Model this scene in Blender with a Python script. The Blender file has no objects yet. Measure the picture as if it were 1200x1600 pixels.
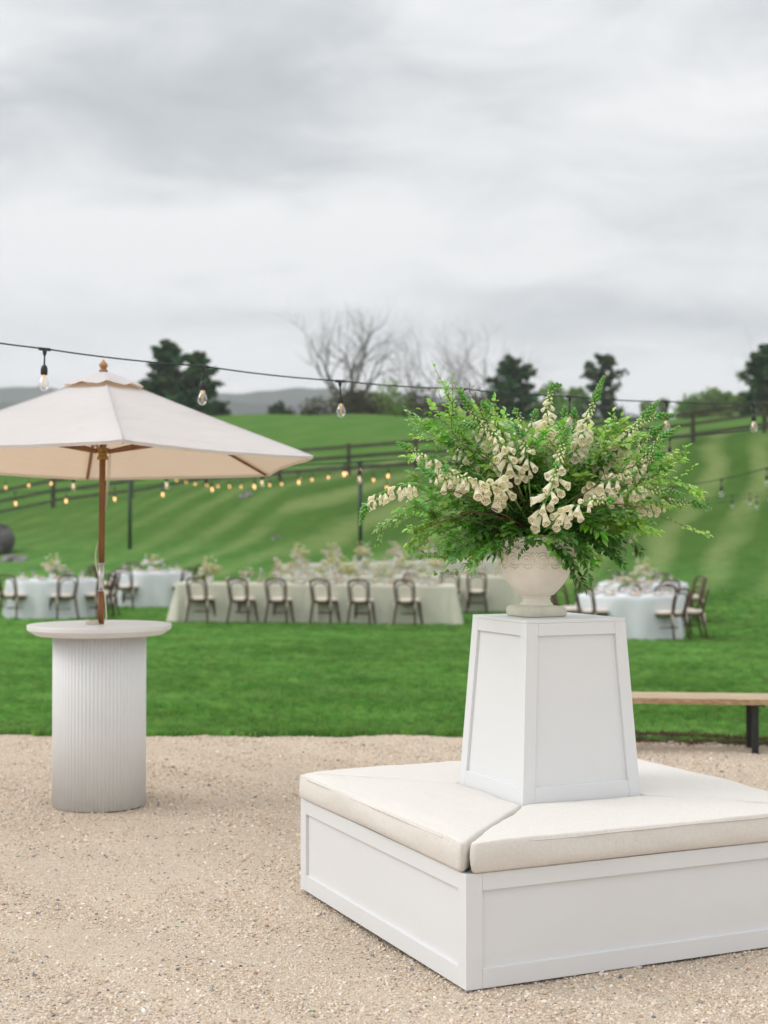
import bpy, math, random
import numpy as np
from mathutils import Vector, Matrix, Quaternion, noise as mnoise

R = math.radians
rng = np.random.default_rng(7)
rnd = random.Random(11)
SC = bpy.context.scene
COL = SC.collection
PI = math.pi

# ------------------------------------------------------------------ camera
F, HOR, CH = 2264.0, 833.5, 1.5          # focal length in px of the 1200x1600 frame, horizon row, eye height
TH = math.atan((HOR - 800) / F)
cam = bpy.data.cameras.new('camera')
cam.sensor_fit = 'VERTICAL'
cam.sensor_height = 56.0
cam.sensor_width = 42.0
cam.lens = 56.0 * F / 1600
cam.clip_start = 0.1
cam.clip_end = 9000
cam.dof.use_dof = True
cam.dof.focus_distance = 5.35
cam.dof.aperture_fstop = cam.lens / 1000 / 0.0185
camo = bpy.data.objects.new('camera', cam)
camo.location = (0, 0, CH)
camo.rotation_euler = (R(90) + TH, 0, 0)
COL.objects.link(camo)
SC.camera = camo

# ------------------------------------------------------------------ node helper
class NT:
    def __init__(s, nt):
        s.nt = nt
        nt.nodes.clear()
    def n(s, typ, **kw):
        nd = s.nt.nodes.new(typ)
        for k, v in kw.items():
            if k.startswith('i_'):
                s.set(nd.inputs[k[2:].replace('_', ' ')], v)
            else:
                setattr(nd, k, v)
        return nd
    def set(s, inp, v):
        if isinstance(v, bpy.types.NodeSocket):
            s.nt.links.new(v, inp)
        elif isinstance(v, bpy.types.Node):
            s.nt.links.new(v.outputs[0], inp)
        else:
            if inp.type == 'RGBA' and len(v) == 3:
                v = (*v, 1)
            inp.default_value = v
    def m(s, op, a, b=None, c=None, clamp=False):
        nd = s.nt.nodes.new('ShaderNodeMath')
        nd.operation = op
        nd.use_clamp = clamp
        s.set(nd.inputs[0], a)
        if b is not None: s.set(nd.inputs[1], b)
        if c is not None: s.set(nd.inputs[2], c)
        return nd.outputs[0]
    def mix(s, f, a, b, blend='MIX'):
        nd = s.nt.nodes.new('ShaderNodeMix')
        nd.data_type = 'RGBA'
        nd.blend_type = blend
        s.set(nd.inputs[0], f)
        s.set(nd.inputs[6], a)
        s.set(nd.inputs[7], b)
        return nd.outputs[2]
    def ramp(s, f, stops):
        nd = s.nt.nodes.new('ShaderNodeValToRGB')
        el = nd.color_ramp.elements
        while len(el) < len(stops): el.new(0.5)
        for e, (p, c) in zip(el, stops):
            e.position = p
            e.color = (*c, 1) if not isinstance(c, (int, float)) else (c, c, c, 1)
        s.set(nd.inputs[0], f)
        return nd.outputs[0]
    def noise(s, vec, scale, detail=3, rough=0.55, dist=0.0):
        nd = s.nt.nodes.new('ShaderNodeTexNoise')
        if vec is not None: s.set(nd.inputs['Vector'], vec)
        nd.inputs['Scale'].default_value = scale
        nd.inputs['Detail'].default_value = detail
        nd.inputs['Roughness'].default_value = rough
        nd.inputs['Distortion'].default_value = dist
        return nd.outputs[0]
    def mapr(s, f, a, b, c=0.0, d=1.0):
        nd = s.nt.nodes.new('ShaderNodeMapRange')
        s.set(nd.inputs[0], f)
        for i, v in zip((1, 2, 3, 4), (a, b, c, d)): nd.inputs[i].default_value = v
        return nd.outputs[0]
    def scalev(s, vec, v):
        nd = s.nt.nodes.new('ShaderNodeMapping')
        s.set(nd.inputs[0], vec)
        nd.inputs['Scale'].default_value = v
        return nd.outputs[0]

# ------------------------------------------------------------------ world: overcast sky over a Nishita sky
SUN_EL, SUN_AZ = R(40), R(-94)           # sun behind the cloud, to the left of the view (+Y is 0, clockwise)
SKY_STR = 0.1
world = bpy.data.worlds.new('World')
SC.world = world
world.use_nodes = True
w = NT(world.node_tree)
tc = w.n('ShaderNodeTexCoord')
sep = w.n('ShaderNodeSeparateXYZ', i_Vector=tc.outputs['Generated'])
dx, dy, dz = sep.outputs
sky = w.n('ShaderNodeTexSky', sky_type='NISHITA', sun_disc=False, sun_elevation=SUN_EL, sun_rotation=SUN_AZ)
zc = w.m('MAXIMUM', dz, 0.0)
den = w.m('ADD', zc, 0.24)
cx = w.m('DIVIDE', dx, den)
cy = w.m('DIVIDE', dy, den)
cv = w.n('ShaderNodeCombineXYZ', i_X=cx, i_Y=cy, i_Z=0.0)
n1 = w.noise(w.scalev(cv.outputs[0], (0.8, 0.9, 1)), 1.7, 4, 0.5, 0.5)
n2 = w.noise(w.scalev(cv.outputs[0], (0.75, 1.0, 1)), 5.0, 7, 0.58, 0.6)
def lobe(a0, wa, e0, we):                  # a single cloud bank at azimuth a0, elevation e0
    ya = w.m('MAXIMUM', dy, 0.05)
    a = w.m('DIVIDE', w.m('SUBTRACT', w.m('DIVIDE', dx, ya), a0), wa)
    e = w.m('DIVIDE', w.m('SUBTRACT', w.m('DIVIDE', dz, ya), e0), we)
    q = w.m('ADD', w.m('MULTIPLY', a, a), w.m('MULTIPLY', e, e))
    return w.m('POWER', 2.718, w.m('MULTIPLY', q, -1.0))
v = w.m('ADD', w.m('MULTIPLY', w.m('SUBTRACT', n1, 0.5), 1.0), w.m('MULTIPLY', w.m('SUBTRACT', n2, 0.5), 1.05))
v = w.m('ADD', v, w.m('ADD', 0.76, w.mapr(dz, 0.24, 0.05, 0.0, 0.24)))
v = w.m('SUBTRACT', v, w.m('MULTIPLY', lobe(-0.15, 0.20, 0.285, 0.055), 0.50))
v = w.m('SUBTRACT', v, w.m('MULTIPLY', lobe(-0.02, 0.30, 0.365, 0.05), 0.22))
v = w.m('ADD', v, w.m('MULTIPLY', lobe(-0.14, 0.20, 0.205, 0.028), 0.34))
v = w.m('SUBTRACT', v, w.m('MULTIPLY', lobe(-0.16, 0.17, 0.143, 0.020), 0.30))
v = w.m('SUBTRACT', v, w.m('MULTIPLY', lobe(0.16, 0.17, 0.150, 0.022), 0.38))
v = w.m('SUBTRACT', v, w.m('MULTIPLY', lobe(0.25, 0.12, 0.205, 0.018), 0.12))
cloud = w.ramp(v, [(0.05, (0.440, 0.465, 0.480)), (0.36, (0.555, 0.582, 0.605)), (0.62, (0.750, 0.760, 0.772)), (0.92, (0.905, 0.905, 0.912))])
zen = w.m('ADD', 1.0, w.m('MULTIPLY', w.mapr(dz, 0.30, 1.0), 0.75))   # overcast luminance rises towards the zenith
cl = w.n('ShaderNodeVectorMath', operation='SCALE', i_Vector=cloud, i_Scale=w.m('MULTIPLY', zen, 1.0 / SKY_STR))
col = w.mix(0.965, sky.outputs[0], cl.outputs[0])
bg = w.n('ShaderNodeBackground', i_Color=col, i_Strength=SKY_STR)
w.n('ShaderNodeOutputWorld', i_Surface=bg)

# sun, very soft (thin overcast)
sl = bpy.data.lights.new('sun', 'SUN')
sl.energy = 1.5
sl.angle = R(38)
sl.color = (1.0, 0.985, 0.965)
so = bpy.data.objects.new('sun', sl)
sd = Vector((math.sin(SUN_AZ) * math.cos(SUN_EL), math.cos(SUN_AZ) * math.cos(SUN_EL), math.sin(SUN_EL)))
so.rotation_euler = sd.to_track_quat('Z', 'Y').to_euler()
so.location = sd * 50
COL.objects.link(so)

vs = SC.view_settings
vs.view_transform = 'Standard'
vs.look = 'None'
vs.gamma = 1
vs.use_curve_mapping = False
vs.exposure = 0.20
SC.cycles.max_bounces = 6
SC.cycles.diffuse_bounces = 3
SC.cycles.glossy_bounces = 2
SC.cycles.transmission_bounces = 4
SC.cycles.transparent_max_bounces = 12
SC.cycles.volume_bounces = 0
SC.cycles.use_denoising = True
SC.cycles.caustics_reflective = False
SC.cycles.caustics_refractive = False

# ------------------------------------------------------------------ placing
def at(px, py, Y):
    """the point at depth Y that lies on the sight line through (px, py) of the photograph"""
    a = (800 - py) / F
    Z = Y * (math.sin(TH) + a * math.cos(TH)) / (math.cos(TH) - a * math.sin(TH))
    X = (px - 600) / F * (Y * math.cos(TH) + Z * math.sin(TH))
    return Vector((X, Y, Z + CH))

# ------------------------------------------------------------------ materials
MATS = {}
def mat(name, base, rough=0.6, var=0.12, vscale=8.0, bump=0.0, bscale=60.0, spec=0.4, metal=0.0,
        transl=0.0, tcol=None, objrand=0.0, coord='Object', sheen=0.0, attr=None, stretch=None, base2=None):
    """principled material with noise-driven colour variation and bump"""
    m = bpy.data.materials.new(name)
    m.use_nodes = True
    t = NT(m.node_tree)
    co = t.n('ShaderNodeTexCoord').outputs[coord]
    if stretch: co = t.scalev(co, stretch)
    b2 = base2 if base2 else tuple(c * (1 - var * 2) for c in base)
    f = t.noise(co, vscale, 4, 0.6)
    f = t.mapr(f, 0.3, 0.7)
    c = t.mix(f, b2, tuple(min(1, c * (1 + var * 0.3)) for c in base))
    if objrand:
        oi = t.n('ShaderNodeObjectInfo')
        hs = t.n('ShaderNodeHueSaturation', i_Color=c,
                 i_Hue=t.mapr(oi.outputs['Random'], 0, 1, 0.5 - objrand * 0.06, 0.5 + objrand * 0.05),
                 i_Value=t.mapr(oi.outputs['Random'], 0, 1, 1 - objrand * 0.5, 1 + objrand * 0.4))
        c = hs.outputs[0]
    if attr:
        at_ = t.n('ShaderNodeAttribute', attribute_name='tint')
        sx = t.n('ShaderNodeSeparateXYZ', i_Vector=at_.outputs['Vector'])
        hs = t.n('ShaderNodeHueSaturation', i_Color=c,
                 i_Hue=t.mapr(sx.outputs[0], 0, 1, 0.5 - attr * 0.05, 0.5 + attr * 0.04),
                 i_Saturation=t.mapr(sx.outputs[1], 0, 1, 1 - attr * 0.2, 1.12),
                 i_Value=t.mapr(sx.outputs[2], 0, 1, 1 - attr * 0.5, 1 + attr * 0.6))
        c = hs.outputs[0]
    p = t.n('ShaderNodeBsdfPrincipled')
    t.set(p.inputs['Base Color'], c)
    p.inputs['Roughness'].default_value = rough
    p.inputs['Specular IOR Level'].default_value = spec
    p.inputs['Metallic'].default_value = metal
    if sheen: p.inputs['Sheen Weight'].default_value = sheen
    if bump:
        b = t.n('ShaderNodeBump', i_Height=t.noise(co, bscale, 3, 0.6), i_Strength=min(1, bump), i_Distance=0.004)
        t.set(p.inputs['Normal'], b.outputs[0])
    out = p.outputs[0]
    if transl:
        tr = t.n('ShaderNodeBsdfTranslucent')
        if tcol: t.set(tr.inputs[0], tcol)
        else: t.set(tr.inputs[0], t.mix(1.0, c, (1.15, 1.25, 0.75), 'MULTIPLY'))
        mx = t.n('ShaderNodeMixShader')
        mx.inputs[0].default_value = transl
        t.set(mx.inputs[1], out); t.set(mx.inputs[2], tr.outputs[0])
        out = mx.outputs[0]
    t.n('ShaderNodeOutputMaterial', i_Surface=out)
    MATS[name] = m
    return m

mat('white_paint', (0.700, 0.708, 0.716), 0.42, 0.010, 3.0, 0.08, 70, 0.35, stretch=(1, 1, 3))
mat('table_laminate', (0.74, 0.75, 0.76), 0.40, 0.02, 5, 0.0)
mat('stone_urn', (0.87, 0.82, 0.73), 0.85, 0.06, 9, 0.25, 120, 0.2)
mat('urn_plinth', (0.74, 0.71, 0.61), 0.85, 0.12, 14, 0.6, 180, 0.2, base2=(0.62, 0.61, 0.50))
mat('umbrella_wood', (0.27, 0.115, 0.035), 0.45, 0.25, 12, 0.2, 60, 0.4, stretch=(6, 6, .6))
mat('finial_wood', (0.42, 0.21, 0.09), 0.5, 0.15, 20)
mat('steel', (0.62, 0.66, 0.66), 0.28, 0.05, 8, metal=0.9)
mat('brass', (0.40, 0.24, 0.07), 0.4, 0.1, 20, metal=0.7)
mat('cord', (0.72, 0.66, 0.56), 0.9, 0.08, 80, 0.5, 400)
mat('black_rubber', (0.022, 0.026, 0.026), 0.45, 0.2, 30)
mat('green_cable', (0.020, 0.042, 0.032), 0.5, 0.2, 30)
mat('pole_green', (0.014, 0.045, 0.024), 0.5, 0.2, 6)
mat('bench_wood', (0.50, 0.40, 0.27), 0.7, 0.16, 5, 0.5, 70, stretch=(1.2, 14, 14), base2=(0.33, 0.23, 0.14))
mat('bench_edge', (0.46, 0.33, 0.19), 0.7, 0.16, 5, 0.5, 70, stretch=(3.5, 14, 14), base2=(0.27, 0.15, 0.07))
mat('black_metal', (0.018, 0.020, 0.020), 0.5, 0.2, 12)
mat('chair_wood', (0.095, 0.050, 0.027), 0.5, 0.25, 7, objrand=0.35)
mat('chair_pad', (0.70, 0.62, 0.53), 0.9, 0.05, 12)
mat('cloth_round', (0.77, 0.80, 0.82), 0.85, 0.05, 2.5, transl=0.08, tcol=(0.7, 0.73, 0.75))
mat('cloth_long', (0.66, 0.65, 0.53), 0.9, 0.05, 2.0, transl=0.08, tcol=(0.6, 0.6, 0.5))
mat('china', (0.80, 0.80, 0.81), 0.2, 0.01, 5)
mat('napkin', (0.74, 0.66, 0.60), 0.9, 0.08, 20)
mat('bloom_cream', (0.84, 0.80, 0.64), 0.8, 0.1, 20, transl=0.2, tcol=(0.8, 0.75, 0.55), objrand=0.15)
mat('bloom_white', (0.86, 0.86, 0.80), 0.8, 0.06, 20, transl=0.2, tcol=(0.8, 0.78, 0.7))
mat('bloom_blush', (0.80, 0.66, 0.57), 0.8, 0.12, 20, transl=0.2, tcol=(0.75, 0.5, 0.42))
mat('bloom_yellow', (0.74, 0.66, 0.28), 0.8, 0.12, 20, transl=0.2, tcol=(0.8, 0.7, 0.3))
mat('post_wood', (0.085, 0.075, 0.050), 0.9, 0.3, 3, 0.4, 30, objrand=0.4, base2=(0.05, 0.055, 0.035))
mat('bark_bare', (0.150, 0.135, 0.115), 0.95, 0.25, 2)
mat('bark_dark', (0.06, 0.045, 0.035), 0.95, 0.25, 2)
mat('cedar_leaf', (0.052, 0.125, 0.036), 0.8, 0.3, 0.8, transl=0.10, attr=0.9)
mat('cedar_leaf_olive', (0.055, 0.100, 0.034), 0.8, 0.3, 0.8, transl=0.10, attr=0.9)
mat('spring_leaf', (0.17, 0.27, 0.060), 0.8, 0.2, 0.8, transl=0.3, attr=0.7)
mat('scrub_leaf', (0.10, 0.10, 0.045), 0.9, 0.3, 0.8, transl=0.15, attr=0.7)
mat('rock_dark', (0.11, 0.105, 0.10), 0.95, 0.4, 3, 1.0, 12)
mat('rock_grey', (0.27, 0.26, 0.25), 0.95, 0.35, 4, 1.0, 14)
mat('mountain_wood', (0.060, 0.080, 0.055), 1.0, 0.35, 0.010, spec=0.0)
mat('leaf_dark', (0.055, 0.190, 0.022), 0.42, 0.18, 30, transl=0.22, attr=0.75, objrand=0.3, spec=0.45)
mat('leaf_mid', (0.185, 0.430, 0.060), 0.5, 0.15, 30, transl=0.28, attr=0.7, objrand=0.3)
mat('leaf_fresh', (0.36, 0.62, 0.13), 0.55, 0.12, 30, transl=0.32, attr=0.6)
mat('leaf_silver', (0.34, 0.57, 0.22), 0.6, 0.12, 30, transl=0.25, attr=0.5)
mat('stem_green', (0.20, 0.38, 0.10), 0.5, 0.1, 40)
mat('bud_green', (0.150, 0.38, 0.075), 0.5, 0.15, 60, attr=0.7)
mat('bud_pale', (0.68, 0.72, 0.38), 0.5, 0.1, 60, attr=0.4)
mat('twig_red', (0.13, 0.055, 0.035), 0.6, 0.2, 60)
mat('dry_star', (0.50, 0.45, 0.34), 0.8, 0.15, 60)
mat('moss_dry', (0.30, 0.24, 0.08), 0.9, 0.3, 8, attr=0.8)
mat('torn_leaf', (0.05, 0.20, 0.04), 0.6, 0.2, 30)

def glass_mat(name, tint, em=None):
    m = bpy.data.materials.new(name); m.use_nodes = True
    t = NT(m.node_tree)
    fr = t.n('ShaderNodeLayerWeight', i_Blend=0.35)
    tr = t.n('ShaderNodeBsdfTransparent', i_Color=tint)
    gl = t.n('ShaderNodeBsdfGlossy', i_Color=(1, 1, 1), i_Roughness=0.04)
    mx = t.n('ShaderNodeMixShader', i_Fac=t.mapr(fr.outputs['Facing'], 0, 1, 0.05, 0.75))
    t.set(mx.inputs[1], tr.outputs[0]); t.set(mx.inputs[2], gl.outputs[0])
    t.n('ShaderNodeOutputMaterial', i_Surface=mx.outputs[0])
    MATS[name] = m
glass_mat('bulb_glass', (0.93, 0.94, 0.95))
glass_mat('goblet_glass', (0.88, 0.84, 0.82))
glass_mat('amber_glass', (0.90, 0.70, 0.52))
def emis(name, c, s):
    m = bpy.data.materials.new(name); m.use_nodes = True
    t = NT(m.node_tree)
    e = t.n('ShaderNodeEmission', i_Color=c, i_Strength=s)
    t.n('ShaderNodeOutputMaterial', i_Surface=e.outputs[0])
    MATS[name] = m
emis('filament_near', (1.0, 0.55, 0.16), 1.0)
emis('filament_mid', (1.0, 0.58, 0.16), 2.2)
emis('filament_far', (1.0, 0.44, 0.12), 4.0)

def cushion_mat():
    m = bpy.data.materials.new('woven_linen'); m.use_nodes = True
    t = NT(m.node_tree)
    co = t.n('ShaderNodeTexCoord').outputs['Object']
    n_a = t.noise(t.scalev(co, (60, 420, 420)), 1.0, 3, 0.7)
    n_b = t.noise(t.scalev(co, (420, 60, 420)), 1.0, 3, 0.7)
    n_c = t.noise(t.scalev(co, (420, 420, 60)), 1.0, 3, 0.7)
    s = t.m('MULTIPLY', t.m('ADD', t.m('ADD', n_a, n_b), n_c), 0.3333)
    big = t.noise(co, 3.5, 3)
    c = t.mix(t.mapr(s, 0.40, 0.56), (0.61, 0.565, 0.51), (0.72, 0.695, 0.665))
    c = t.mix(t.mapr(big, 0.3, 0.7, 0, 0.14), c, (0.70, 0.64, 0.55))
    p = t.n('ShaderNodeBsdfPrincipled')
    t.set(p.inputs['Base Color'], c)
    p.inputs['Roughness'].default_value = 0.95
    p.inputs['Specular IOR Level'].default_value = 0.15
    p.inputs['Sheen Weight'].default_value = 0.15
    hb = t.m('ADD', s, t.m('MULTIPLY', t.noise(co, 14, 3), 1.6))
    t.set(p.inputs['Normal'], t.n('ShaderNodeBump', i_Height=hb, i_Strength=0.45, i_Distance=0.004).outputs[0])
    t.n('ShaderNodeOutputMaterial', i_Surface=p.outputs[0])
    MATS['woven_linen'] = m
cushion_mat()

def canvas_mat():
    m = bpy.data.materials.new('canopy_canvas'); m.use_nodes = True
    t = NT(m.node_tree)
    co = t.n('ShaderNodeTexCoord').outputs['Object']
    c = t.mix(t.mapr(t.noise(co, 3.0, 5, 0.6), 0.35, 0.7), (0.715, 0.735, 0.75), (0.755, 0.775, 0.795))
    st = t.mapr(t.noise(t.scalev(co, (1, 1, 3)), 7, 5, 0.7), 0.62, 0.75)
    c = t.mix(t.m('MULTIPLY', st, 0.22), c, (0.50, 0.38, 0.26))
    p = t.n('ShaderNodeBsdfPrincipled')
    t.set(p.inputs['Base Color'], c)
    p.inputs['Roughness'].default_value = 0.9
    p.inputs['Specular IOR Level'].default_value = 0.15
    h = t.m('ADD', t.noise(t.scalev(co, (1, 1, 5)), 5, 4, 0.55), t.m('MULTIPLY', t.noise(co, 500, 1), 0.06))
    t.set(p.inputs['Normal'], t.n('ShaderNodeBump', i_Height=h, i_Strength=0.55, i_Distance=0.03).outputs[0])
    tr = t.n('ShaderNodeBsdfTranslucent', i_Color=(0.76, 0.50, 0.30))
    mx = t.n('ShaderNodeMixShader', i_Fac=0.34)
    t.set(mx.inputs[1], p.outputs[0]); t.set(mx.inputs[2], tr.outputs[0])
    t.n('ShaderNodeOutputMaterial', i_Surface=mx.outputs[0])
    MATS['canopy_canvas'] = m
canvas_mat()

def bell_mat():
    m = bpy.data.materials.new('foxglove_petal'); m.use_nodes = True
    t = NT(m.node_tree)
    co = t.n('ShaderNodeTexCoord').outputs['Object']
    g = t.n('ShaderNodeNewGeometry')
    oi = t.n('ShaderNodeObjectInfo')
    sx = t.n('ShaderNodeSeparateXYZ', i_Vector=co)
    vor = t.n('ShaderNodeTexVoronoi', feature='F1', i_Scale=210.0, i_Vector=co)
    spot = t.m('LESS_THAN', vor.outputs[0], 0.33)
    zone = t.m('MULTIPLY', t.m('LESS_THAN', sx.outputs[1], -0.004), t.m('GREATER_THAN', sx.outputs[2], 0.018))
    spot = t.m('MULTIPLY', t.m('MULTIPLY', spot, zone), g.outputs['Backfacing'])
    base = t.mix(oi.outputs['Random'], (0.955, 0.925, 0.72), (0.97, 0.96, 0.86))
    base = t.mix(t.mapr(sx.outputs[2], 0.0, 0.016, 0.55, 0.0), base, (0.62, 0.66, 0.36))
    inner = t.mix(g.outputs['Backfacing'], base, (0.955, 0.915, 0.68))
    c = t.mix(spot, inner, (0.30, 0.035, 0.04))
    p = t.n('ShaderNodeBsdfPrincipled')
    t.set(p.inputs['Base Color'], c)
    p.inputs['Roughness'].default_value = 0.55
    tr = t.n('ShaderNodeBsdfTranslucent', i_Color=c)
    mx = t.n('ShaderNodeMixShader', i_Fac=0.48)
    t.set(mx.inputs[1], p.outputs[0]); t.set(mx.inputs[2], tr.outputs[0])
    t.n('ShaderNodeOutputMaterial', i_Surface=mx.outputs[0])
    MATS['foxglove_petal'] = m
bell_mat()

def gravel_mats():
    m = bpy.data.materials.new('gravel_bed'); m.use_nodes = True
    t = NT(m.node_tree)
    co = t.n('ShaderNodeTexCoord').outputs['Object']
    v1 = t.n('ShaderNodeTexVoronoi', feature='F1', i_Scale=115.0, i_Vector=co)
    v2 = t.n('ShaderNodeTexVoronoi', feature='F1', i_Scale=230.0, i_Vector=co)
    sv = t.n('ShaderNodeSeparateColor', i_Color=v1.outputs['Color'])
    c = t.ramp(sv.outputs[0], [(0.0, (0.34, 0.26, 0.19)), (0.3, (0.54, 0.44, 0.335)), (0.6, (0.64, 0.535, 0.42)), (0.85, (0.74, 0.66, 0.56)), (1.0, (0.20, 0.19, 0.18))])
    fine = t.noise(co, 420, 3, 0.7)
    c = t.mix(t.mapr(fine, 0.3, 0.7, 0.15, 0.75), c, (0.64, 0.535, 0.415))
    pat = t.noise(co, 1.6, 5, 0.6)
    c = t.mix(t.mapr(pat, 0.42, 0.62, 0.0, 0.5), c, (0.68, 0.575, 0.455))
    pat2 = t.noise(co, 0.5, 4, 0.6)
    c = t.mix(t.mapr(pat2, 0.4, 0.65, 0.0, 0.25), c, (0.46, 0.37, 0.27))
    h = t.m('ADD', t.m('MULTIPLY', v1.outputs[0], -1.0), t.m('MULTIPLY', v2.outputs[0], -0.5))
    p = t.n('ShaderNodeBsdfPrincipled')
    t.set(p.inputs['Base Color'], c)
    p.inputs['Roughness'].default_value = 0.95
    p.inputs['Specular IOR Level'].default_value = 0.15
    t.set(p.inputs['Normal'], t.n('ShaderNodeBump', i_Height=h, i_Strength=0.9, i_Distance=0.008).outputs[0])
    t.n('ShaderNodeOutputMaterial', i_Surface=p.outputs[0])
    MATS['gravel_bed'] = m
    m = bpy.data.materials.new('pebble'); m.use_nodes = True
    t = NT(m.node_tree)
    oi = t.n('ShaderNodeObjectInfo')
    c = t.ramp(oi.outputs['Random'], [(0.0, (0.40, 0.29, 0.20)), (0.16, (0.58, 0.46, 0.34)), (0.40, (0.70, 0.59, 0.465)), (0.62, (0.79, 0.71, 0.61)),
                                      (0.80, (0.60, 0.46, 0.35)), (0.885, (0.82, 0.79, 0.75)), (0.94, (0.46, 0.27, 0.18)), (0.965, (0.30, 0.30, 0.31)), (0.99, (0.15, 0.16, 0.18))])
    p = t.n('ShaderNodeBsdfPrincipled')
    t.set(p.inputs['Base Color'], c)
    p.inputs['Roughness'].default_value = 0.85
    p.inputs['Specular IOR Level'].default_value = 0.2
    t.n('ShaderNodeOutputMaterial', i_Surface=p.outputs[0])
    MATS['pebble'] = m
gravel_mats()

def lawn_mats():
    def green(t, co, geo):
        """mown lawn: mottled green, mowing bands bent over the hillside, rough pasture beyond the fence"""
        sx = t.n('ShaderNodeSeparateXYZ', i_Vector=geo)
        X, Y, Z = sx.outputs
        a = t.noise(geo, 0.55, 5, 0.6)
        b = t.noise(t.scalev(geo, (1.0, 0.6, 1)), 2.2, 6, 0.72)
        c = t.mix(t.mapr(a, 0.35, 0.65), (0.056, 0.200, 0.028), (0.118, 0.320, 0.058))
        c = t.mix(t.mapr(b, 0.42, 0.64, 0, 0.75), c, (0.200, 0.370, 0.095))
        fine = t.noise(geo, 30, 3, 0.7)
        c = t.mix(t.mapr(fine, 0.35, 0.65, 0.0, 0.35), c, (0.045, 0.125, 0.020))
        # mowing bands
        ul = t.m('MINIMUM', t.m('MAXIMUM', t.m('SUBTRACT', 4.0, X), 0.0), 7.3)
        rr = t.m('ADD', t.m('SUBTRACT', X, t.m('MULTIPLY', t.m('SUBTRACT', Y, 45.0), 0.375)), t.m('MULTIPLY', t.m('MULTIPLY', ul, ul), 0.06))
        rr = t.m('ADD', rr, t.m('MULTIPLY', t.m('SUBTRACT', t.noise(geo, 0.13, 2), 0.5), 2.2))
        band = t.m('SINE', t.m('MULTIPLY', rr, 2 * PI / 1.8))
        band = t.mapr(t.m('ADD', band, t.m('MULTIPLY', t.m('SUBTRACT', t.noise(geo, 3.5, 3, 0.7), 0.5), 1.6)), -0.50, 1.0)
        band = t.m('MULTIPLY', band, t.mapr(Y, 33.0, 38.0))
        amp = t.m('MULTIPLY', t.mapr(X, -10.0, -1.0, 0.15, 1.0), t.mapr(t.noise(geo, 0.35, 3), 0.3, 0.55, 0.45, 1.0))
        amp = t.m('MULTIPLY', amp, t.mapr(Z, 4.0, 6.2, 1.0, 0.35))
        hill = t.mapr(Z, 0.2, 1.6)
        hc = t.mix(t.mapr(t.noise(geo, 0.7, 5, 0.65), 0.35, 0.65), (0.052, 0.125, 0.014), (0.110, 0.185, 0.030))
        hc = t.mix(t.mapr(t.noise(geo, 1.1, 4, 0.7), 0.60, 0.74, 0, 0.5), hc, (0.21, 0.175, 0.075))
        hc = t.mix(t.mapr(t.noise(geo, 2.2, 6, 0.85), 0.44, 0.56, 0, 0.85), hc, (0.055, 0.120, 0.016))
        c = t.mix(t.m('MULTIPLY', hill, 0.75), c, hc)
        lightb = t.mix(0.62, c, (0.235, 0.280, 0.105))
        darkb = t.mix(0.60, c, (0.045, 0.105, 0.013))
        bc = t.mix(band, darkb, lightb)
        c = t.mix(amp, c, bc)
        # flat-lawn mower marks, faint
        s2 = t.m('SINE', t.m('ADD', t.m('MULTIPLY', Y, 2.6), t.m('MULTIPLY', t.noise(geo, 0.4, 3), 9.0)))
        c = t.mix(t.m('MULTIPLY', t.mapr(s2, 0.1, 1.0, 0.0, 0.16), t.mapr(Y, 33, 30)), c, (0.165, 0.300, 0.090))
        yl = t.mapr(t.noise(geo, 0.9, 5, 0.7), 0.52, 0.70, 0, 0.45)
        c = t.mix(t.m('MULTIPLY', yl, t.mapr(Y, 40, 30)), c, (0.150, 0.300, 0.065))
        # pasture above the fence
        past = t.mix(t.mapr(t.noise(geo, 0.5, 5, 0.7), 0.35, 0.65), (0.058, 0.165, 0.020), (0.098, 0.200, 0.032))
        past = t.mix(t.mapr(t.noise(t.scalev(geo, (0.3, 1, 1)), 0.8, 5, 0.7), 0.55, 0.72, 0, 0.5), past, (0.20, 0.19, 0.10))
        c = t.mix(t.mapr(Y, 56.5, 58.5), c, past)
        return c, sx
    m = bpy.data.materials.new('mown_lawn'); m.use_nodes = True
    t = NT(m.node_tree)
    geo = t.n('ShaderNodeNewGeometry').outputs['Position']
    c, sx = green(t, None, geo)
    p = t.n('ShaderNodeBsdfPrincipled')
    t.set(p.inputs['Base Color'], c)
    p.inputs['Roughness'].default_value = 0.95
    p.inputs['Specular IOR Level'].default_value = 0.1
    h = t.m('ADD', t.noise(geo, 22, 4, 0.75), t.m('MULTIPLY', t.noise(geo, 3, 4, 0.6), 1.5))
    t.set(p.inputs['Normal'], t.n('ShaderNodeBump', i_Height=h, i_Strength=0.9, i_Distance=0.06).outputs[0])
    t.n('ShaderNodeOutputMaterial', i_Surface=p.outputs[0])
    MATS['mown_lawn'] = m
    m = bpy.data.materials.new('grass_blade'); m.use_nodes = True
    t = NT(m.node_tree)
    geo = t.n('ShaderNodeNewGeometry').outputs['Position']
    c, sx = green(t, None, geo)
    oi = t.n('ShaderNodeObjectInfo')
    c = t.mix(1.0, c, (1.9, 1.75, 1.9), 'MULTIPLY')
    hs = t.n('ShaderNodeHueSaturation', i_Color=c, i_Hue=t.mapr(oi.outputs['Random'], 0, 1, 0.478, 0.515),
             i_Value=t.mapr(t.m('FRACT', t.m('MULTIPLY', oi.outputs['Random'], 7.3)), 0, 1, 0.65, 1.45))
    p = t.n('ShaderNodeBsdfPrincipled')
    t.set(p.inputs['Base Color'], hs.outputs[0])
    p.inputs['Roughness'].default_value = 0.6
    p.inputs['Specular IOR Level'].default_value = 0.3
    tr = t.n('ShaderNodeBsdfTranslucent', i_Color=hs.outputs[0])
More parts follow.
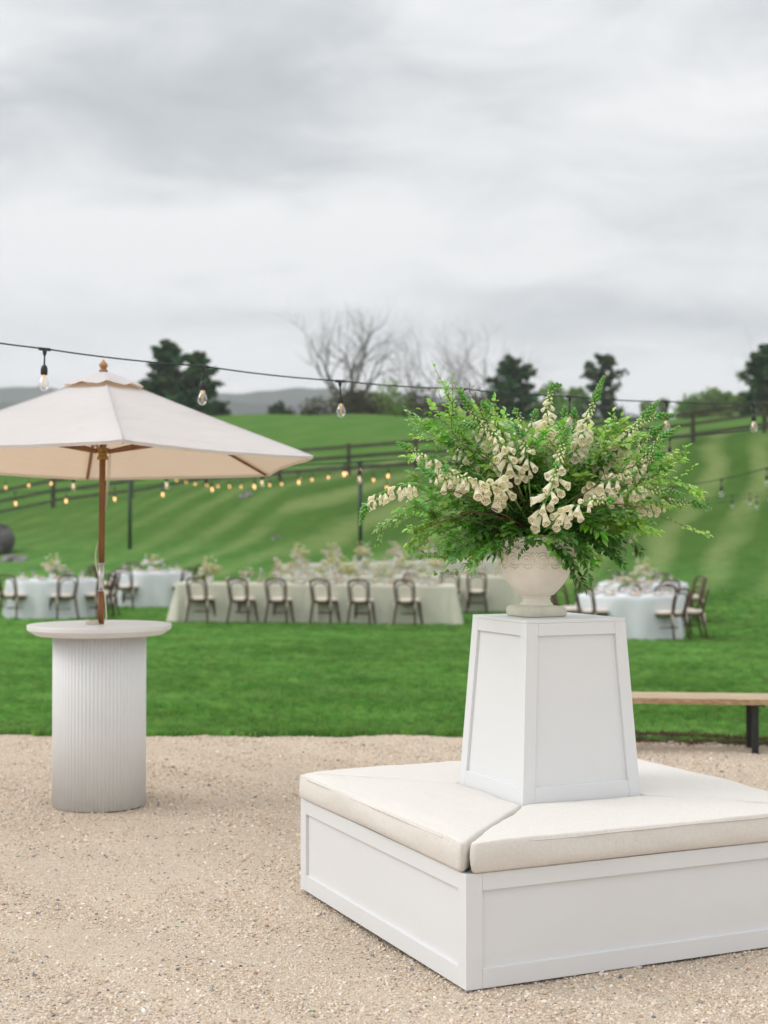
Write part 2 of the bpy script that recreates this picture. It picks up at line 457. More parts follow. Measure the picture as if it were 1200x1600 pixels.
    mx = t.n('ShaderNodeMixShader', i_Fac=0.35)
    t.set(mx.inputs[1], p.outputs[0]); t.set(mx.inputs[2], tr.outputs[0])
    t.n('ShaderNodeOutputMaterial', i_Surface=mx.outputs[0])
    MATS['grass_blade'] = m
lawn_mats()

# ------------------------------------------------------------------ mesh helpers
class MB:
    def __init__(s): s.v = []; s.f = []; s.sm = []
    def add(s, vs_, fs, smooth=False):
        o = len(s.v)
        s.v += [tuple(a) for a in vs_]
        s.f += [tuple(i + o for i in q) for q in fs]
        s.sm += [smooth] * len(fs)
    def box(s, c, size, M=None):
        x, y, z = (a / 2 for a in size)
        P = [Vector((i * x, j * y, k * z)) for k in (-1, 1) for j in (-1, 1) for i in (-1, 1)]
        if M is not None: P = [M @ p for p in P]
        P = [p + Vector(c) for p in P]
        s.add(P, [(0, 2, 3, 1), (4, 5, 7, 6), (0, 1, 5, 4), (2, 6, 7, 3), (0, 4, 6, 2), (1, 3, 7, 5)])
    def hexa(s, P):     # 4 outer corners then 4 inner ones
        s.add(P, [(0, 1, 2, 3), (7, 6, 5, 4), (0, 4, 5, 1), (1, 5, 6, 2), (2, 6, 7, 3), (3, 7, 4, 0)])
    def tube(s, pts, rad, n=8, cap=True, smooth=True):
        pts = [Vector(p) for p in pts]
        if not hasattr(rad, '__len__'): rad = [rad] * len(pts)
        T0 = (pts[1] - pts[0]).normalized()
        up = Vector((0, 0, 1)) if abs(T0.z) < 0.9 else Vector((1, 0, 0))
        N = T0.cross(up).normalized()
        V = []
        for i, p in enumerate(pts):
            a = pts[max(0, i - 1)]; b = pts[min(len(pts) - 1, i + 1)]
            T = (b - a).normalized()
            N = (N - T * N.dot(T))
            if N.length < 1e-6: N = T.orthogonal()
            N.normalize()
            B = T.cross(N)
            for k in range(n):
                t = 2 * PI * k / n
                V.append(p + (N * math.cos(t) + B * math.sin(t)) * rad[i])
        Fs = []
        for i in range(len(pts) - 1):
            for k in range(n):
                k2 = (k + 1) % n
                Fs.append((i * n + k, i * n + k2, (i + 1) * n + k2, (i + 1) * n + k))
        if cap and n > 2:
            Fs.append(tuple(range(n))[::-1]); Fs.append(tuple((len(pts) - 1) * n + k for k in range(n)))
        s.add(V, Fs, smooth)
    def lathe(s, prof, n=24, c=(0, 0, 0), smooth=True, rfun=None, cap=True):
        V = []
        for j, (r, z) in enumerate(prof):
            for k in range(n):
                t = 2 * PI * k / n
                rr = rfun(r, z, t) if rfun else r
                V.append((c[0] + rr * math.cos(t), c[1] + rr * math.sin(t), c[2] + z))
        Fs = []
        for i in range(len(prof) - 1):
            for k in range(n):
                k2 = (k + 1) % n
                Fs.append((i * n + k, i * n + k2, (i + 1) * n + k2, (i + 1) * n + k))
        if cap:
            Fs.append(tuple(range(n))[::-1]); Fs.append(tuple((len(prof) - 1) * n + k for k in range(n)))
        s.add(V, Fs, smooth)
    def mesh(s, name, material):
        me = bpy.data.meshes.new(name)
        me.from_pydata(s.v, [], s.f)
        me.polygons.foreach_set('use_smooth', s.sm)
        if material: me.materials.append(MATS[material] if isinstance(material, str) else material)
        me.update()
        return me
    def build(s, name, material, parent=None, loc=None):
        return link(name, s.mesh(name, material), parent, loc)

def link(name, me, parent=None, loc=None):
    o = bpy.data.objects.new(name, me)
    COL.objects.link(o)
    if parent is not None: o.parent = parent
    if loc is not None: o.location = loc
    return o
def npmesh(name, V, Fq, material, smooth=False, tint=None):
    """numpy arrays -> mesh; all faces have the same number of corners"""
    V = np.asarray(V, np.float32); Fq = np.asarray(Fq, np.int32)
    me = bpy.data.meshes.new(name)
    me.vertices.add(len(V)); me.vertices.foreach_set('co', V.ravel())
    k = Fq.shape[1]
    me.loops.add(Fq.size); me.loops.foreach_set('vertex_index', Fq.ravel())
    me.polygons.add(len(Fq))
    me.polygons.foreach_set('loop_start', np.arange(0, Fq.size, k, dtype=np.int32))
    me.polygons.foreach_set('use_smooth', np.full(len(Fq), smooth))
    me.update(calc_edges=True)
    if tint is not None:
        a = me.attributes.new('tint', 'FLOAT_VECTOR', 'POINT')
        a.data.foreach_set('vector', np.asarray(tint, np.float32).ravel())
    if material: me.materials.append(MATS[material])
    return me
def thing(name, label, cat, loc=(0, 0, 0), rz=0.0, group=None):
    o = bpy.data.objects.new(name, None)
    o.empty_display_size = 0.1
    COL.objects.link(o)
    o.location = loc; o.rotation_euler = (0, 0, rz)
    return tag(o, label, cat, group)
def tag(o, label=None, cat=None, group=None, kind=None):
    if label: o['label'] = label
    if cat: o['category'] = cat
    if group: o['group'] = group
    if kind: o['kind'] = kind
    return o
def copy_tree(o, parent=None):
    c = o.copy(); COL.objects.link(c)
    if parent is not None: c.parent = parent
    for ch in o.children: copy_tree(ch, c)
    return c
def bez(P, n):
    P = [Vector(p) for p in P]
    out = []
    for i in range(n + 1):
        t = i / n; Q = P[:]
        while len(Q) > 1: Q = [Q[j].lerp(Q[j + 1], t) for j in range(len(Q) - 1)]
        out.append(Q[0])
    return out
def spline(P, n):
    """Catmull-Rom through the points, n steps per span"""
    P = [Vector(p) for p in P]
    P = [P[0] * 2 - P[1]] + P + [P[-1] * 2 - P[-2]]
    out = []
    for i in range(1, len(P) - 2):
        for k in range(n):
            t = k / n
            a, b, c, d = P[i - 1:i + 3]
            out.append(0.5 * ((2 * b) + (c - a) * t + (2 * a - 5 * b + 4 * c - d) * t * t + (3 * b - a - 3 * c + d) * t ** 3))
    out.append(P[-2])
    return out
def pack(nm, vals): return nm, vals

# ------------------------------------------------------------------ terrain
KY = {
    -13.0: [(8, .035), (20, -.05), (28, -.13), (33, .00), (40, .33), (46, .82), (52, 1.65), (57, 2.46), (68, 4.6), (80, 7.45), (88, 8.68), (100, 9.05), (130, 8.3), (170, 5), (400, -8), (1000, -14)],
    -1.0: [(8, .035), (20, -.10), (28, -.27), (33, -.14), (37, .12), (42, .85), (47, 1.9), (52, 3.30), (64, 5.3), (78, 7.35), (88, 8.6), (100, 9.0), (130, 8.3), (170, 5), (400, -8), (1000, -14)],
    11.0: [(8, .035), (19, -.28), (25, -.46), (29.5, -.30), (34, .0), (39, .9), (45, 2.65), (53, 4.85), (62, 6.0), (75, 7.35), (87, 8.28), (100, 8.6), (130, 8.7), (170, 5), (400, -8), (1000, -14)],
}
def pchip(xs, ys, x):
    xs = np.array(xs, float); ys = np.array(ys, float)
    h = np.diff(xs); d = np.diff(ys) / h
    m = np.zeros(len(xs)); m[0] = d[0]; m[-1] = d[-1]
    for i in range(1, len(xs) - 1):
        m[i] = (d[i - 1] * h[i] + d[i] * h[i - 1]) / (h[i] + h[i - 1])
    x = np.clip(x, xs[0], xs[-1])
    i = np.clip(np.searchsorted(xs, x) - 1, 0, len(h) - 1)
    t = (x - xs[i]) / h[i]
    return ((2 * t**3 - 3 * t**2 + 1) * ys[i] + (t**3 - 2 * t**2 + t) * h[i] * m[i] + (-2 * t**3 + 3 * t**2) * ys[i + 1] + (t**3 - t**2) * h[i] * m[i + 1])
def terrain(X, Y):
    X = np.asarray(X, float); Y = np.asarray(Y, float)
    ks = sorted(KY)
    zs = [pchip(*zip(*KY[k]), Y) for k in ks]
    Xc = np.clip(X, -17, 16)
    # quadratic blend through the three profiles, eased outside
    L = [(Xc - ks[1]) * (Xc - ks[2]) / ((ks[0] - ks[1]) * (ks[0] - ks[2])),
         (Xc - ks[0]) * (Xc - ks[2]) / ((ks[1] - ks[0]) * (ks[1] - ks[2])),
         (Xc - ks[0]) * (Xc - ks[1]) / ((ks[2] - ks[0]) * (ks[2] - ks[1]))]
    z = L[0] * zs[0] + L[1] * zs[1] + L[2] * zs[2]
    u = np.clip((Y - 30) / 15, 0, 1)
    z = z + u * (0.10 * np.sin(X * .31 + Y * .17) + 0.06 * np.sin(X * .8 - Y * .33))
    return z
def gz(x, y): return float(terrain(x, y))
def edge_y(x):
    x = np.asarray(x, float)
    return 10.72 - 0.055 * np.clip(x, 0, 9) ** 1.9 + 0.04 * np.sin(x * 1.3) + 0.026 * np.sin(x * 6.1 + 1 + np.sin(x * 2.7)) + 0.016 * np.sin(x * 17.3 + 2 * np.sin(x * 5))

xs = np.concatenate([-np.geomspace(700, 20, 22), np.arange(-18, 18.01, 0.4), np.geomspace(20, 700, 22)])
rows = np.concatenate([[0, .03, .10, .25, .5], np.arange(1, 20, .8), np.arange(20, 92, .8), np.geomspace(93, 1600, 40)])
GX = np.tile(xs, (len(rows), 1))
e = edge_y(xs)
GY = np.array([e + r if r < 20 else (e * max(0, (40 - r) / 20) + 10.7 * min(1, (r - 20) / 20) + r) for r in rows])
GZ = terrain(GX, GY)
GZ[0] = -0.02
GZ[1] = 0.022
nx = len(xs)
idx = np.arange(len(rows) * nx).reshape(len(rows), nx)
FQ = np.stack([idx[:-1, :-1], idx[:-1, 1:], idx[1:, 1:], idx[1:, :-1]], -1).reshape(-1, 4)
tag(link('lawn', npmesh('lawn', np.stack([GX, GY, GZ], -1).reshape(-1, 3), FQ, 'mown_lawn', True)), kind='structure')

# gravel yard: gently uneven sheet
gx = np.concatenate([-np.geomspace(700, 7, 14), np.arange(-6, 6.01, .12), np.geomspace(7, 700, 14)])
gy = np.concatenate([-np.geomspace(500, 3, 10), np.arange(-2, 11.9, .12), [12.6]])
AX, AY = np.meshgrid(gx, gy)
def gravz(x, y): return 0.010 * np.sin(x * .9 + y * .6 + 2) * np.sin(y * 1.3 - x * .4) + 0.006 * np.sin(x * 1.7 + y * 1.1) + 0.004 * np.sin(x * 4.3 - y * 2.9 + 1) + 0.003 * np.sin(x * 9.1 + y * 7.7)
AZ = gravz(AX, AY) * (np.abs(AX) < 8)
AZ[AY > 11.2] -= .12
AZ[np.abs(AX) > 9] -= .015
idx = np.arange(AX.size).reshape(AX.shape)
FQ = np.stack([idx[:-1, :-1], idx[:-1, 1:], idx[1:, 1:], idx[1:, :-1]], -1).reshape(-1, 4)
tag(link('gravel_yard', npmesh('gravel_yard', np.stack([AX, AY, AZ], -1).reshape(-1, 3), FQ, 'gravel_bed', True)), kind='structure')

# ------------------------------------------------------------------ scattering by geometry nodes (points carry rotation, scale and variant)
def scatter(name, pts, rot, scl, variants, vidx):
    me = bpy.data.meshes.new(name)
    me.vertices.add(len(pts)); me.vertices.foreach_set('co', np.asarray(pts, np.float32).ravel())
    for nm, arr, ty in (('rot', rot, 'FLOAT_VECTOR'), ('scl', scl, 'FLOAT_VECTOR')):
        a = me.attributes.new(nm, ty, 'POINT'); a.data.foreach_set('vector', np.asarray(arr, np.float32).ravel())
    a = me.attributes.new('vid', 'INT', 'POINT'); a.data.foreach_set('value', np.asarray(vidx, np.int32))
    o = link(name, me)
    g = bpy.data.node_groups.new(name + '_scatter', 'GeometryNodeTree')
    g.interface.new_socket('Geometry', in_out='INPUT', socket_type='NodeSocketGeometry')
    g.interface.new_socket('Geometry', in_out='OUTPUT', socket_type='NodeSocketGeometry')
    N = g.nodes; L = g.links
    gi = N.new('NodeGroupInput'); go = N.new('NodeGroupOutput')
    iop = N.new('GeometryNodeInstanceOnPoints')
    gti = N.new('GeometryNodeGeometryToInstance')
    for v_ in reversed(variants):
        oi = N.new('GeometryNodeObjectInfo'); oi.inputs['Object'].default_value = v_
        oi.inputs['As Instance'].default_value = False
        L.new(oi.outputs['Geometry'], gti.inputs[0])
    L.new(gi.outputs[0], iop.inputs['Points'])
    L.new(gti.outputs[0], iop.inputs['Instance'])
    iop.inputs['Pick Instance'].default_value = True
    def attr(nm, ty, sock, conv=None):
        a_ = N.new('GeometryNodeInputNamedAttribute'); a_.data_type = ty; a_.inputs[0].default_value = nm
        if conv:
            c_ = N.new(conv); L.new(a_.outputs[0], c_.inputs[0]); L.new(c_.outputs[0], iop.inputs[sock])
        else: L.new(a_.outputs[0], iop.inputs[sock])
    attr('vid', 'INT', 'Instance Index')
    attr('rot', 'FLOAT_VECTOR', 'Rotation', 'FunctionNodeEulerToRotation')
    attr('scl', 'FLOAT_VECTOR', 'Scale')
    L.new(iop.outputs[0], go.inputs[0])
    md = o.modifiers.new('scatter', 'NODES'); md.node_group = g
    return tag(o, kind='stuff')

def rock_mesh(seed, material, sub=1, rough=0.25, flat=0.65):
    import bmesh
    bm = bmesh.new()
    bmesh.ops.create_icosphere(bm, subdivisions=sub, radius=1)
    r = random.Random(seed)
    pl = [(Vector((r.gauss(0, 1), r.gauss(0, 1), r.gauss(0, 1))).normalized(), r.uniform(.55, .85)) for _ in range(6)]
    for v_ in bm.verts:
        for nn, d in pl:
            q = v_.co.dot(nn)
            if q > d: v_.co -= nn * (q - d)
        v_.co *= 1 + rough * mnoise.noise(v_.co * 1.4 + Vector((seed, 0, 0)))
        v_.co.z *= flat
    me = bpy.data.meshes.new('stone'); bm.to_mesh(me); bm.free()
    me.materials.append(MATS[material])
    return me
pv = [bpy.data.objects.new('pebble', rock_mesh(k, 'pebble', 1, .3, (.6, .8, .5, .7, .9, .45)[k])) for k in range(6)]

def noise2(x, y, s, seed=0):
    return np.array([mnoise.noise(Vector((a * s, b * s, seed))) for a, b in zip(x, y)])
# gravel pebbles
Y0, Y1 = 4.0, 10.95
yy = np.linspace(Y0, Y1, 400)
dens = 12500 * (4.4 / np.maximum(yy, 4.4)) ** 1.25
wid = 2 * (.30 * yy + .45)
cdf = np.cumsum(dens * wid); tot = int(cdf[-1] * (yy[1] - yy[0])); cdf = cdf / cdf[-1]
py_ = np.interp(rng.random(tot), cdf, yy)
px_ = (rng.random(tot) * 2 - 1) * (.30 * py_ + .45)
pn = noise2(px_, py_, 1.5, 3.3) + .5 * noise2(px_, py_, 4.5, 9.1)
keep = rng.random(tot) < np.clip(.72 + pn * 1.3, .18, 1.0)
keep &= py_ < edge_y(px_) + .02
px_, py_ = px_[keep], py_[keep]
n = len(px_)
sz = np.clip(rng.lognormal(math.log(.0030), .45, n), .0014, .0110) * np.clip(1 + (py_ - 5) * .05, 1, 1.3)
scatter('loose_gravel', np.stack([px_, py_, gravz(px_, py_) + sz * .22], -1),
        np.stack([rng.normal(0, .35, n), rng.normal(0, .35, n), rng.random(n) * 6.28], -1),
        np.stack([sz * rng.uniform(.8, 1.5, n), sz * rng.uniform(.7, 1.1, n), sz * rng.uniform(.7, 1.1, n)], -1),
        pv, rng.integers(0, 6, n))

# grass tufts
def tuft_mesh(seed, nb=16, h=.05, spread=.035, wd=.0032):
    r = random.Random(seed); V = []; Fc = []
    for b in range(nb):
        a = r.uniform(0, 6.28); d = spread * math.sqrt(r.random())
        bx_, by_ = d * math.cos(a), d * math.sin(a)
        hh = h * r.uniform(.55, 1.15); la = r.uniform(0, 6.28); ln = hh * r.uniform(.1, .6)
        lx, ly = math.cos(la) * ln, math.sin(la) * ln
        px2, py2 = -math.sin(la + 1.2) * wd, math.cos(la + 1.2) * wd
        o = len(V)
        V += [(bx_ - px2, by_ - py2, 0), (bx_ + px2, by_ + py2, 0),
              (bx_ + lx * .4 + px2 * .7, by_ + ly * .4 + py2 * .7, hh * .6), (bx_ + lx * .4 - px2 * .7, by_ + ly * .4 - py2 * .7, hh * .6),
              (bx_ + lx, by_ + ly, hh)]
        Fc += [(o, o + 1, o + 2, o + 3), (o + 3, o + 2, o + 4)]
    me = bpy.data.meshes.new('grass_tuft'); me.from_pydata(V, [], Fc); me.materials.append(MATS['grass_blade'])
    return me
tv = [bpy.data.objects.new('grass_tuft', tuft_mesh(k, 16, .050)) for k in range(4)]
yy = np.linspace(0.0, 27.0, 400)
dens = np.interp(yy, [0, .25, 1, 6, 14, 27], [1700, 1200, 600, 300, 130, 50])
wid = 2 * (.30 * (yy + 10.7) + .8)
cdf = np.cumsum(dens * wid); tot = int(cdf[-1] * (yy[1] - yy[0])); cdf = cdf / cdf[-1]
ry = np.interp(rng.random(tot), cdf, yy)
px_ = (rng.random(tot) * 2 - 1) * (.30 * (ry + 10.7) + .8)
py_ = edge_y(px_) + ry + .01 + rng.normal(0, .012, tot)
# on the right the edge is ragged, with a dry mossy strip in front of it
rag = np.where(px_ > 1.2, .16 + .10 * noise2(px_, py_ * 0, 2.2, 5), 0)
kp = ry > rag
px_, py_, ry = px_[kp], py_[kp], ry[kp]
n = len(px_)
sc_ = (.62 + .5 * np.clip(1 - ry / .25, 0, 1) * .5 + rng.random(n) * .35) * (1 + ry * .02)
scatter('grass', np.stack([px_, py_, terrain(px_, py_) - .004], -1),
        np.stack([rng.normal(0, .12, n), rng.normal(0, .12, n), rng.random(n) * 6.28], -1),
        np.stack([sc_ * (1 + ry * .04), sc_ * (1 + ry * .04), sc_], -1), tv, rng.integers(0, 4, n))
# dry moss fringe on the right
n = 1500
px_ = rng.uniform(1.0, 4.2, n); py_ = edge_y(px_) + rng.normal(-.02, .09, n)
MATS['moss_blade'] = MATS['moss_dry']
def moss_tuft(k):
    me = tuft_mesh(20 + k, 14, .022, .03, .003); me.materials.clear(); me.materials.append(MATS['moss_dry']); return me
mv = [bpy.data.objects.new('moss_tuft', moss_tuft(k)) for k in range(2)]
scatter('dry_moss', np.stack([px_, py_, np.maximum(gravz(px_, py_), np.where(py_ > edge_y(px_), .03, -.002))], -1),
        np.stack([rng.normal(0, .2, n), rng.normal(0, .2, n), rng.random(n) * 6.28], -1),
        np.stack([rng.uniform(.5, 1.1, n)] * 3, -1), mv, rng.integers(0, 2, n))

# dry leaf litter on the gravel
for k, (a, b) in enumerate([(345, 1240), (150, 1440), (383, 1362), (232, 1500), (60, 1532), (560, 1530), (420, 1290), (640, 1585), (300, 1330)]):
    d = CH * F / (b - HOR); p = at(a, b, d); mb = MB(); r = random.Random(40 + k); l = r.uniform(.008, .014)
    mb.add([(-l, 0, .003), (-l * .3, l * .5, .006), (l, 0, .004), (-l * .2, -l * .45, .005)], [(0, 1, 2, 3)])
    o = mb.build('dry_leaf', 'bark_dark', None, (p.x, p.y, .010)); o.rotation_euler.z = r.uniform(0, 6)
    tag(o, 'small dry brown leaf fragment lying on the gravel', 'leaf', 'dry leaf litter on the gravel')

# scraps of torn leaf on the gravel
for k, (a, b, l) in enumerate([(487, 1583, .020), (166, 1430, .016), (150, 1431, .015), (182, 1432, .013), (276, 1451, .017), (28, 1341, .018), (117, 1357, .012)]):
    d = CH * F / (b - HOR); p = at(a, b, d)
    mb = MB(); r = random.Random(k)
    pts = [(math.cos(t) * l * r.uniform(.5, .8), math.sin(t) * l * r.uniform(.3, .6), .004 + r.uniform(0, .004)) for t in np.linspace(0, 5.6, 7)]
    mb.add([(0, 0, .008)] + pts, [(0, i, i + 1) for i in range(1, 7)] + [(0, 7, 1)])
    o = mb.build('torn_leaf', 'torn_leaf', None, (p.x, p.y, .008))
    tag(o, 'small torn green leaf scrap lying on the bare gravel', 'leaf', 'torn leaf scraps on the gravel')

# ------------------------------------------------------------------ far hills
def ridge(name, Y, prof, depth, zb=-20):
    xs_ = np.linspace(prof[0][0], prof[-1][0], 240)
    zz = np.interp(xs_, [p[0] for p in prof], [p[1] for p in prof])
    zz += 5.0 * noise2(xs_, xs_ * 0, .012, Y) + 2.0 * noise2(xs_, xs_ * 0, .05, Y)
    rows_ = [(-depth, 0.0), (-depth * .6, .45), (-depth * .3, .8), (0, 1.0), (depth * .4, .85), (depth, 0)]
    V = []
    for dyy, k in rows_:
        nn = noise2(xs_, xs_ * 0 + dyy, .02, Y + dyy) * 8 * (k > 0)
        V.append(np.stack([xs_, np.full_like(xs_, Y + dyy), zb + (zz - zb) * k + nn * (k < 1)], -1))
    V = np.concatenate(V); m_ = len(xs_)
    id_ = np.arange(len(rows_) * m_).reshape(len(rows_), m_)
    FQ_ = np.stack([id_[:-1, :-1], id_[:-1, 1:], id_[1:, 1:], id_[1:, :-1]], -1).reshape(-1, 4)
    return tag(link(name, npmesh(name, V, FQ_, 'mountain_wood', True)), kind='structure')
def rp(px, py, Y): p = at(px, py, Y); return (p.x, p.z)
Yr = 1500
ridge('mountain', Yr, [(-900, 120)] + [rp(a, b, Yr) for a, b in ((-100, 608), (60, 607), (200, 612), (330, 616), (400, 611), (440, 606), (520, 607), (600, 612), (680, 618), (760, 622), (900, 640), (1100, 652), (1300, 660))] + [(900, 90)], 260)
Yr = 1180
ridge('mountain', Yr, [(-800, 60)] + [rp(a, b, Yr) for a, b in ((-100, 632), (100, 628), (340, 628), (460, 634), (620, 640), (800, 655), (1300, 665))] + [(800, 60)], 160)

# ------------------------------------------------------------------ trees
def leaf_quads(C, size, tintv, flat=0.0):
    """random leaf clump quads about centres C"""
    n = len(C)
    A = rng.normal(size=(n, 3)); A /= np.linalg.norm(A, axis=1)[:, None]
    B = rng.normal(size=(n, 3)); B[:, 2] *= (1 - flat); B -= A * (A * B).sum(1)[:, None]; B /= np.linalg.norm(B, axis=1)[:, None]
    s = size[:, None]
    V = np.stack([C - A * s - B * s * .5, C + A * s * .2 - B * s * .7, C + A * s + B * s * .3, C - A * s * .3 + B * s * .8], 1).reshape(-1, 3)
    Fq = np.arange(n * 4).reshape(n, 4)
    return V, Fq, np.repeat(tintv, 4, axis=0)
def branch_tree(mb, p, d, L, r, depth, rr, spread=.55, up=.12, twig=3, sides=6, tips=None, gn=0.0):
    n = max(2, 5 - depth // 2) if depth else 2
    pts = [p]; rad = [r]
    q = p.copy(); dd = d.copy()
    for i in range(n):
        dd = (dd + Vector((rr.gauss(0, .16), rr.gauss(0, .16), rr.gauss(0, .10) + up * .35))).normalized()
        q = q + dd * (L / n); pts.append(q.copy()); rad.append(r * (1 - .38 * (i + 1) / n))
    mb.tube(pts, rad, max(3, sides), cap=False)
    if tips is not None: tips.append(pts[-1])
    if depth >= twig: return
    k = rr.choice((3, 3, 4)) if depth < 2 else rr.choice((2, 3, 4))
    for j in range(k):
        t = rr.uniform(.35, 1) if j else 1.0
        f = t * n; i = min(n - 1, int(f)); b = pts[i].lerp(pts[i + 1], f - i)
        ax = dd.orthogonal().normalized(); ax.rotate(Quaternion(dd, rr.uniform(0, 6.28)))
        nd = (dd + ax * rr.uniform(.6, 1.3) * spread * (1.0 if j else .5)).normalized()
        branch_tree(mb, b, nd, L * rr.uniform(.55, .82), r * (1 - .38 * t) * rr.uniform(.5, .75), depth + 1, rr, spread, up, twig, sides - 1, tips)
def bare_tree(px, Y, z0, top_py, label, seed, r=.28, lean=(0, 0), spread=.75, depth=6, limbs=4, wide=1.0):
    base = at(px, 700, Y); base.z = z0
    H = at(px, top_py, Y).z - z0
    t = thing('bare_tree', label, 'tree', base, group='bare trees on the hill crest')
    rr = random.Random(seed)
    mb = MB(); tr = MB()
    tp = [Vector((0, 0, -.5)), Vector((lean[0] * .3, 0, H * .16)), Vector((lean[0], lean[1], H * .36))]
    tr.tube(tp, [r * 1.3, r, r * .78], 9)
    top = tp[-1]
    for k in range(limbs):
        a = k * 2 * PI / limbs + rr.uniform(-.4, .4)
        d = Vector((math.cos(a) * .75 * wide, math.sin(a) * .6, rr.uniform(.6, 1.1))).normalized()
        branch_tree(mb, top - Vector((0, 0, rr.uniform(0, H * .10))), d, H * .24, r * .5, 1, rr, spread, .16, depth, 6)
    tr.build('trunk', 'bark_bare', t)
    mb.build('crown', 'bark_bare', t)
    return t
bare_tree(540, 140, 7.6, 432, 'large bare leafless tree on the crest, spreading wide left of the flowers', 5, .40, (.3, 0), .85, 5, 5)
bare_tree(692, 165, 5.5, 480, 'pale bare tree leaning left, behind the top of the flower arrangement', 12, .40, (-1.2, 0), .8, 6, 4)
bare_tree(742, 175, 4.8, 468, 'pale bare forked tree just left of the round dark cedar', 23, .38, (.6, 0), .8, 6, 4)
bare_tree(1222, 165, 6.0, 470, 'thin bare tree at the right edge above the dark cedar', 31, .16, (0, 0), .8, 5, 3)

def conifer(px, Y, z0, top_py, w_px, label, seed, n=5200, material='cedar_leaf', shape='cone', gaps=0.0):
    base = at(px, 700, Y); base.z = z0
    H = at(px, top_py, Y).z - z0; W = w_px / F * Y / 2
    t = thing('cedar_tree', label, 'tree', base, group='evergreens on the hill crest')
    tr = MB(); tr.tube([(0, 0, -.5), (0, 0, H * .5), (0, 0, H * .93)], [.22, .14, .03], 7)
    rr = random.Random(seed); lm = []
    K = 52
    for k in range(K):                        # limbs: the crown is built of separate sprays
        h = (k + rr.random()) / K
        if shape == 'cone': rad = W * 1.45 * (1 - h) ** .55 * min(1, .70 + h * 3)
        elif shape == 'round': rad = W * math.sqrt(max(.02, 1 - (2 * (h - .05) * .95 - .75) ** 2 * .9)) if h < .97 else W * .2
        else: rad = W * (rr.choice((.35, .6, 1.0, 1.0)) * (1 - h * .35))
        a = k * 2.4 + rr.uniform(-.4, .4)
        rad *= rr.uniform(.7, 1.18)
        z = H * (.10 + .90 * h)
        e_ = Vector((math.cos(a) * rad, math.sin(a) * rad, z + rad * rr.uniform(-.1, .25)))
        s_ = Vector((0, 0, max(0, z - rad * .4)))
        lm.append((s_, e_)); tr.tube([s_, s_.lerp(e_, .5) + Vector((0, 0, .1)), e_], [.06, .04, .015], 4, cap=False)
    C = []; T = []
    per = n // K
    for s_, e_ in lm:
        L = (e_ - s_).length; tone = rr.random()
        for _ in range(per):
            q = rr.random() ** .55
            if rr.random() < gaps * .5 and q < .6: continue
            w_ = (.16 + .42 * math.sin(q * PI * .85)) * max(.5, L * .42)
            p = s_.lerp(e_, q) + Vector((rr.gauss(0, w_ * .5), rr.gauss(0, w_ * .5), rr.gauss(0, w_ * .30)))
            C.append(p); T.append((tone, rr.random(), min(1, max(0, tone * .55 + rr.random() * .45))))
    C = np.array(C); sz_ = rng.uniform(.10, .24, len(C)) * (H / 9 + .25)
    V, Fq, tn = leaf_quads(C, sz_, np.array(T))
    tr.build('trunk', 'bark_dark', t)
    link('crown', npmesh('crown', V, Fq, material, False, tn), t)
    return t
conifer(262, 118, 8.3, 533, 92, 'tall dark evergreen with a pointed top behind the umbrella', 1, 7000)
conifer(310, 116, 8.4, 551, 74, 'shorter dark evergreen touching the right side of the taller one behind the umbrella', 2, 6000)
conifer(802, 120, 8.3, 560, 82, 'dense round dark cedar standing behind the top of the flowers', 3, 6500, 'cedar_leaf', 'round')
conifer(944, 122, 8.4, 556, 88, 'open ragged cedar with sky gaps behind the tall foxglove tip', 4, 3000, 'cedar_leaf_olive', 'ragged', .9)
conifer(1197, 112, 9.0, 540, 74, 'dark cedar cut by the right edge of the view', 6, 6500, 'cedar_leaf', 'round')

def bushy(px, Y, z0, top_py, w_px, label, seed, material, n=2600, cat='tree', name='leafy_tree', grp='spring green trees behind the crest', hw=.5):
    base = at(px, 700, Y); base.z = z0
    H = at(px, top_py, Y).z - z0; W = w_px / F * Y / 2
    t = thing(name, label, cat, base, group=grp)
    rr = random.Random(seed); tr = MB()
    cl = []
    for k in range(16):
        a = rr.uniform(0, 6.28); q = math.sqrt(rr.random()); h = rr.uniform(hw * .7, .84)
        e_ = Vector((math.cos(a) * W * q * .8, math.sin(a) * W * q * .8, H * h * (1 - .25 * q)))
        cl.append((e_, rr.uniform(.30, .55) * min(W, H * .5), rr.random()))
        tr.tube([(0, 0, 0), (e_.x * .3, e_.y * .3, H * h * .45), e_], [.10, .06, .02], 4, cap=False)
    cl.append((Vector((0, 0, H * .80)), .4 * min(W, H * .5), .6))
    C = []; T = []
    for e_, r_, tone in cl:
        for _ in range(n // 17):
            u = Vector((rr.gauss(0, 1), rr.gauss(0, 1), rr.gauss(0, .8))); u.normalize()
            p = e_ + u * r_ * rr.uniform(.5, 1.15)
            C.append(p); T.append((tone, rr.random(), min(1, tone * .6 + rr.random() * .4)))
    C = np.array(C); sz_ = rng.uniform(.10, .22, len(C)) * (H / 9 + .3)
    V, Fq, tn = leaf_quads(C, sz_, np.array(T))
    tr.build('trunk', 'bark_dark', t)
    link('crown', npmesh('crown', V, Fq, material, False, tn), t)
    return t
bushy(437, 105, 8.6, 622, 40, 'small dark rounded bush alone on the crest left of the bare tree', 41, 'cedar_leaf_olive', 1600, 'bush', 'bush', 'bushes along the crest')
bushy(608, 112, 8.1, 592, 104, 'bright green spreading bush right of the large bare tree', 42, 'spring_leaf', 2800, 'bush', 'bush', 'bushes along the crest')
bushy(556, 110, 8.3, 600, 100, 'brown scrubby bush at the foot of the large bare tree', 43, 'scrub_leaf', 1800, 'bush', 'bush', 'bushes along the crest')
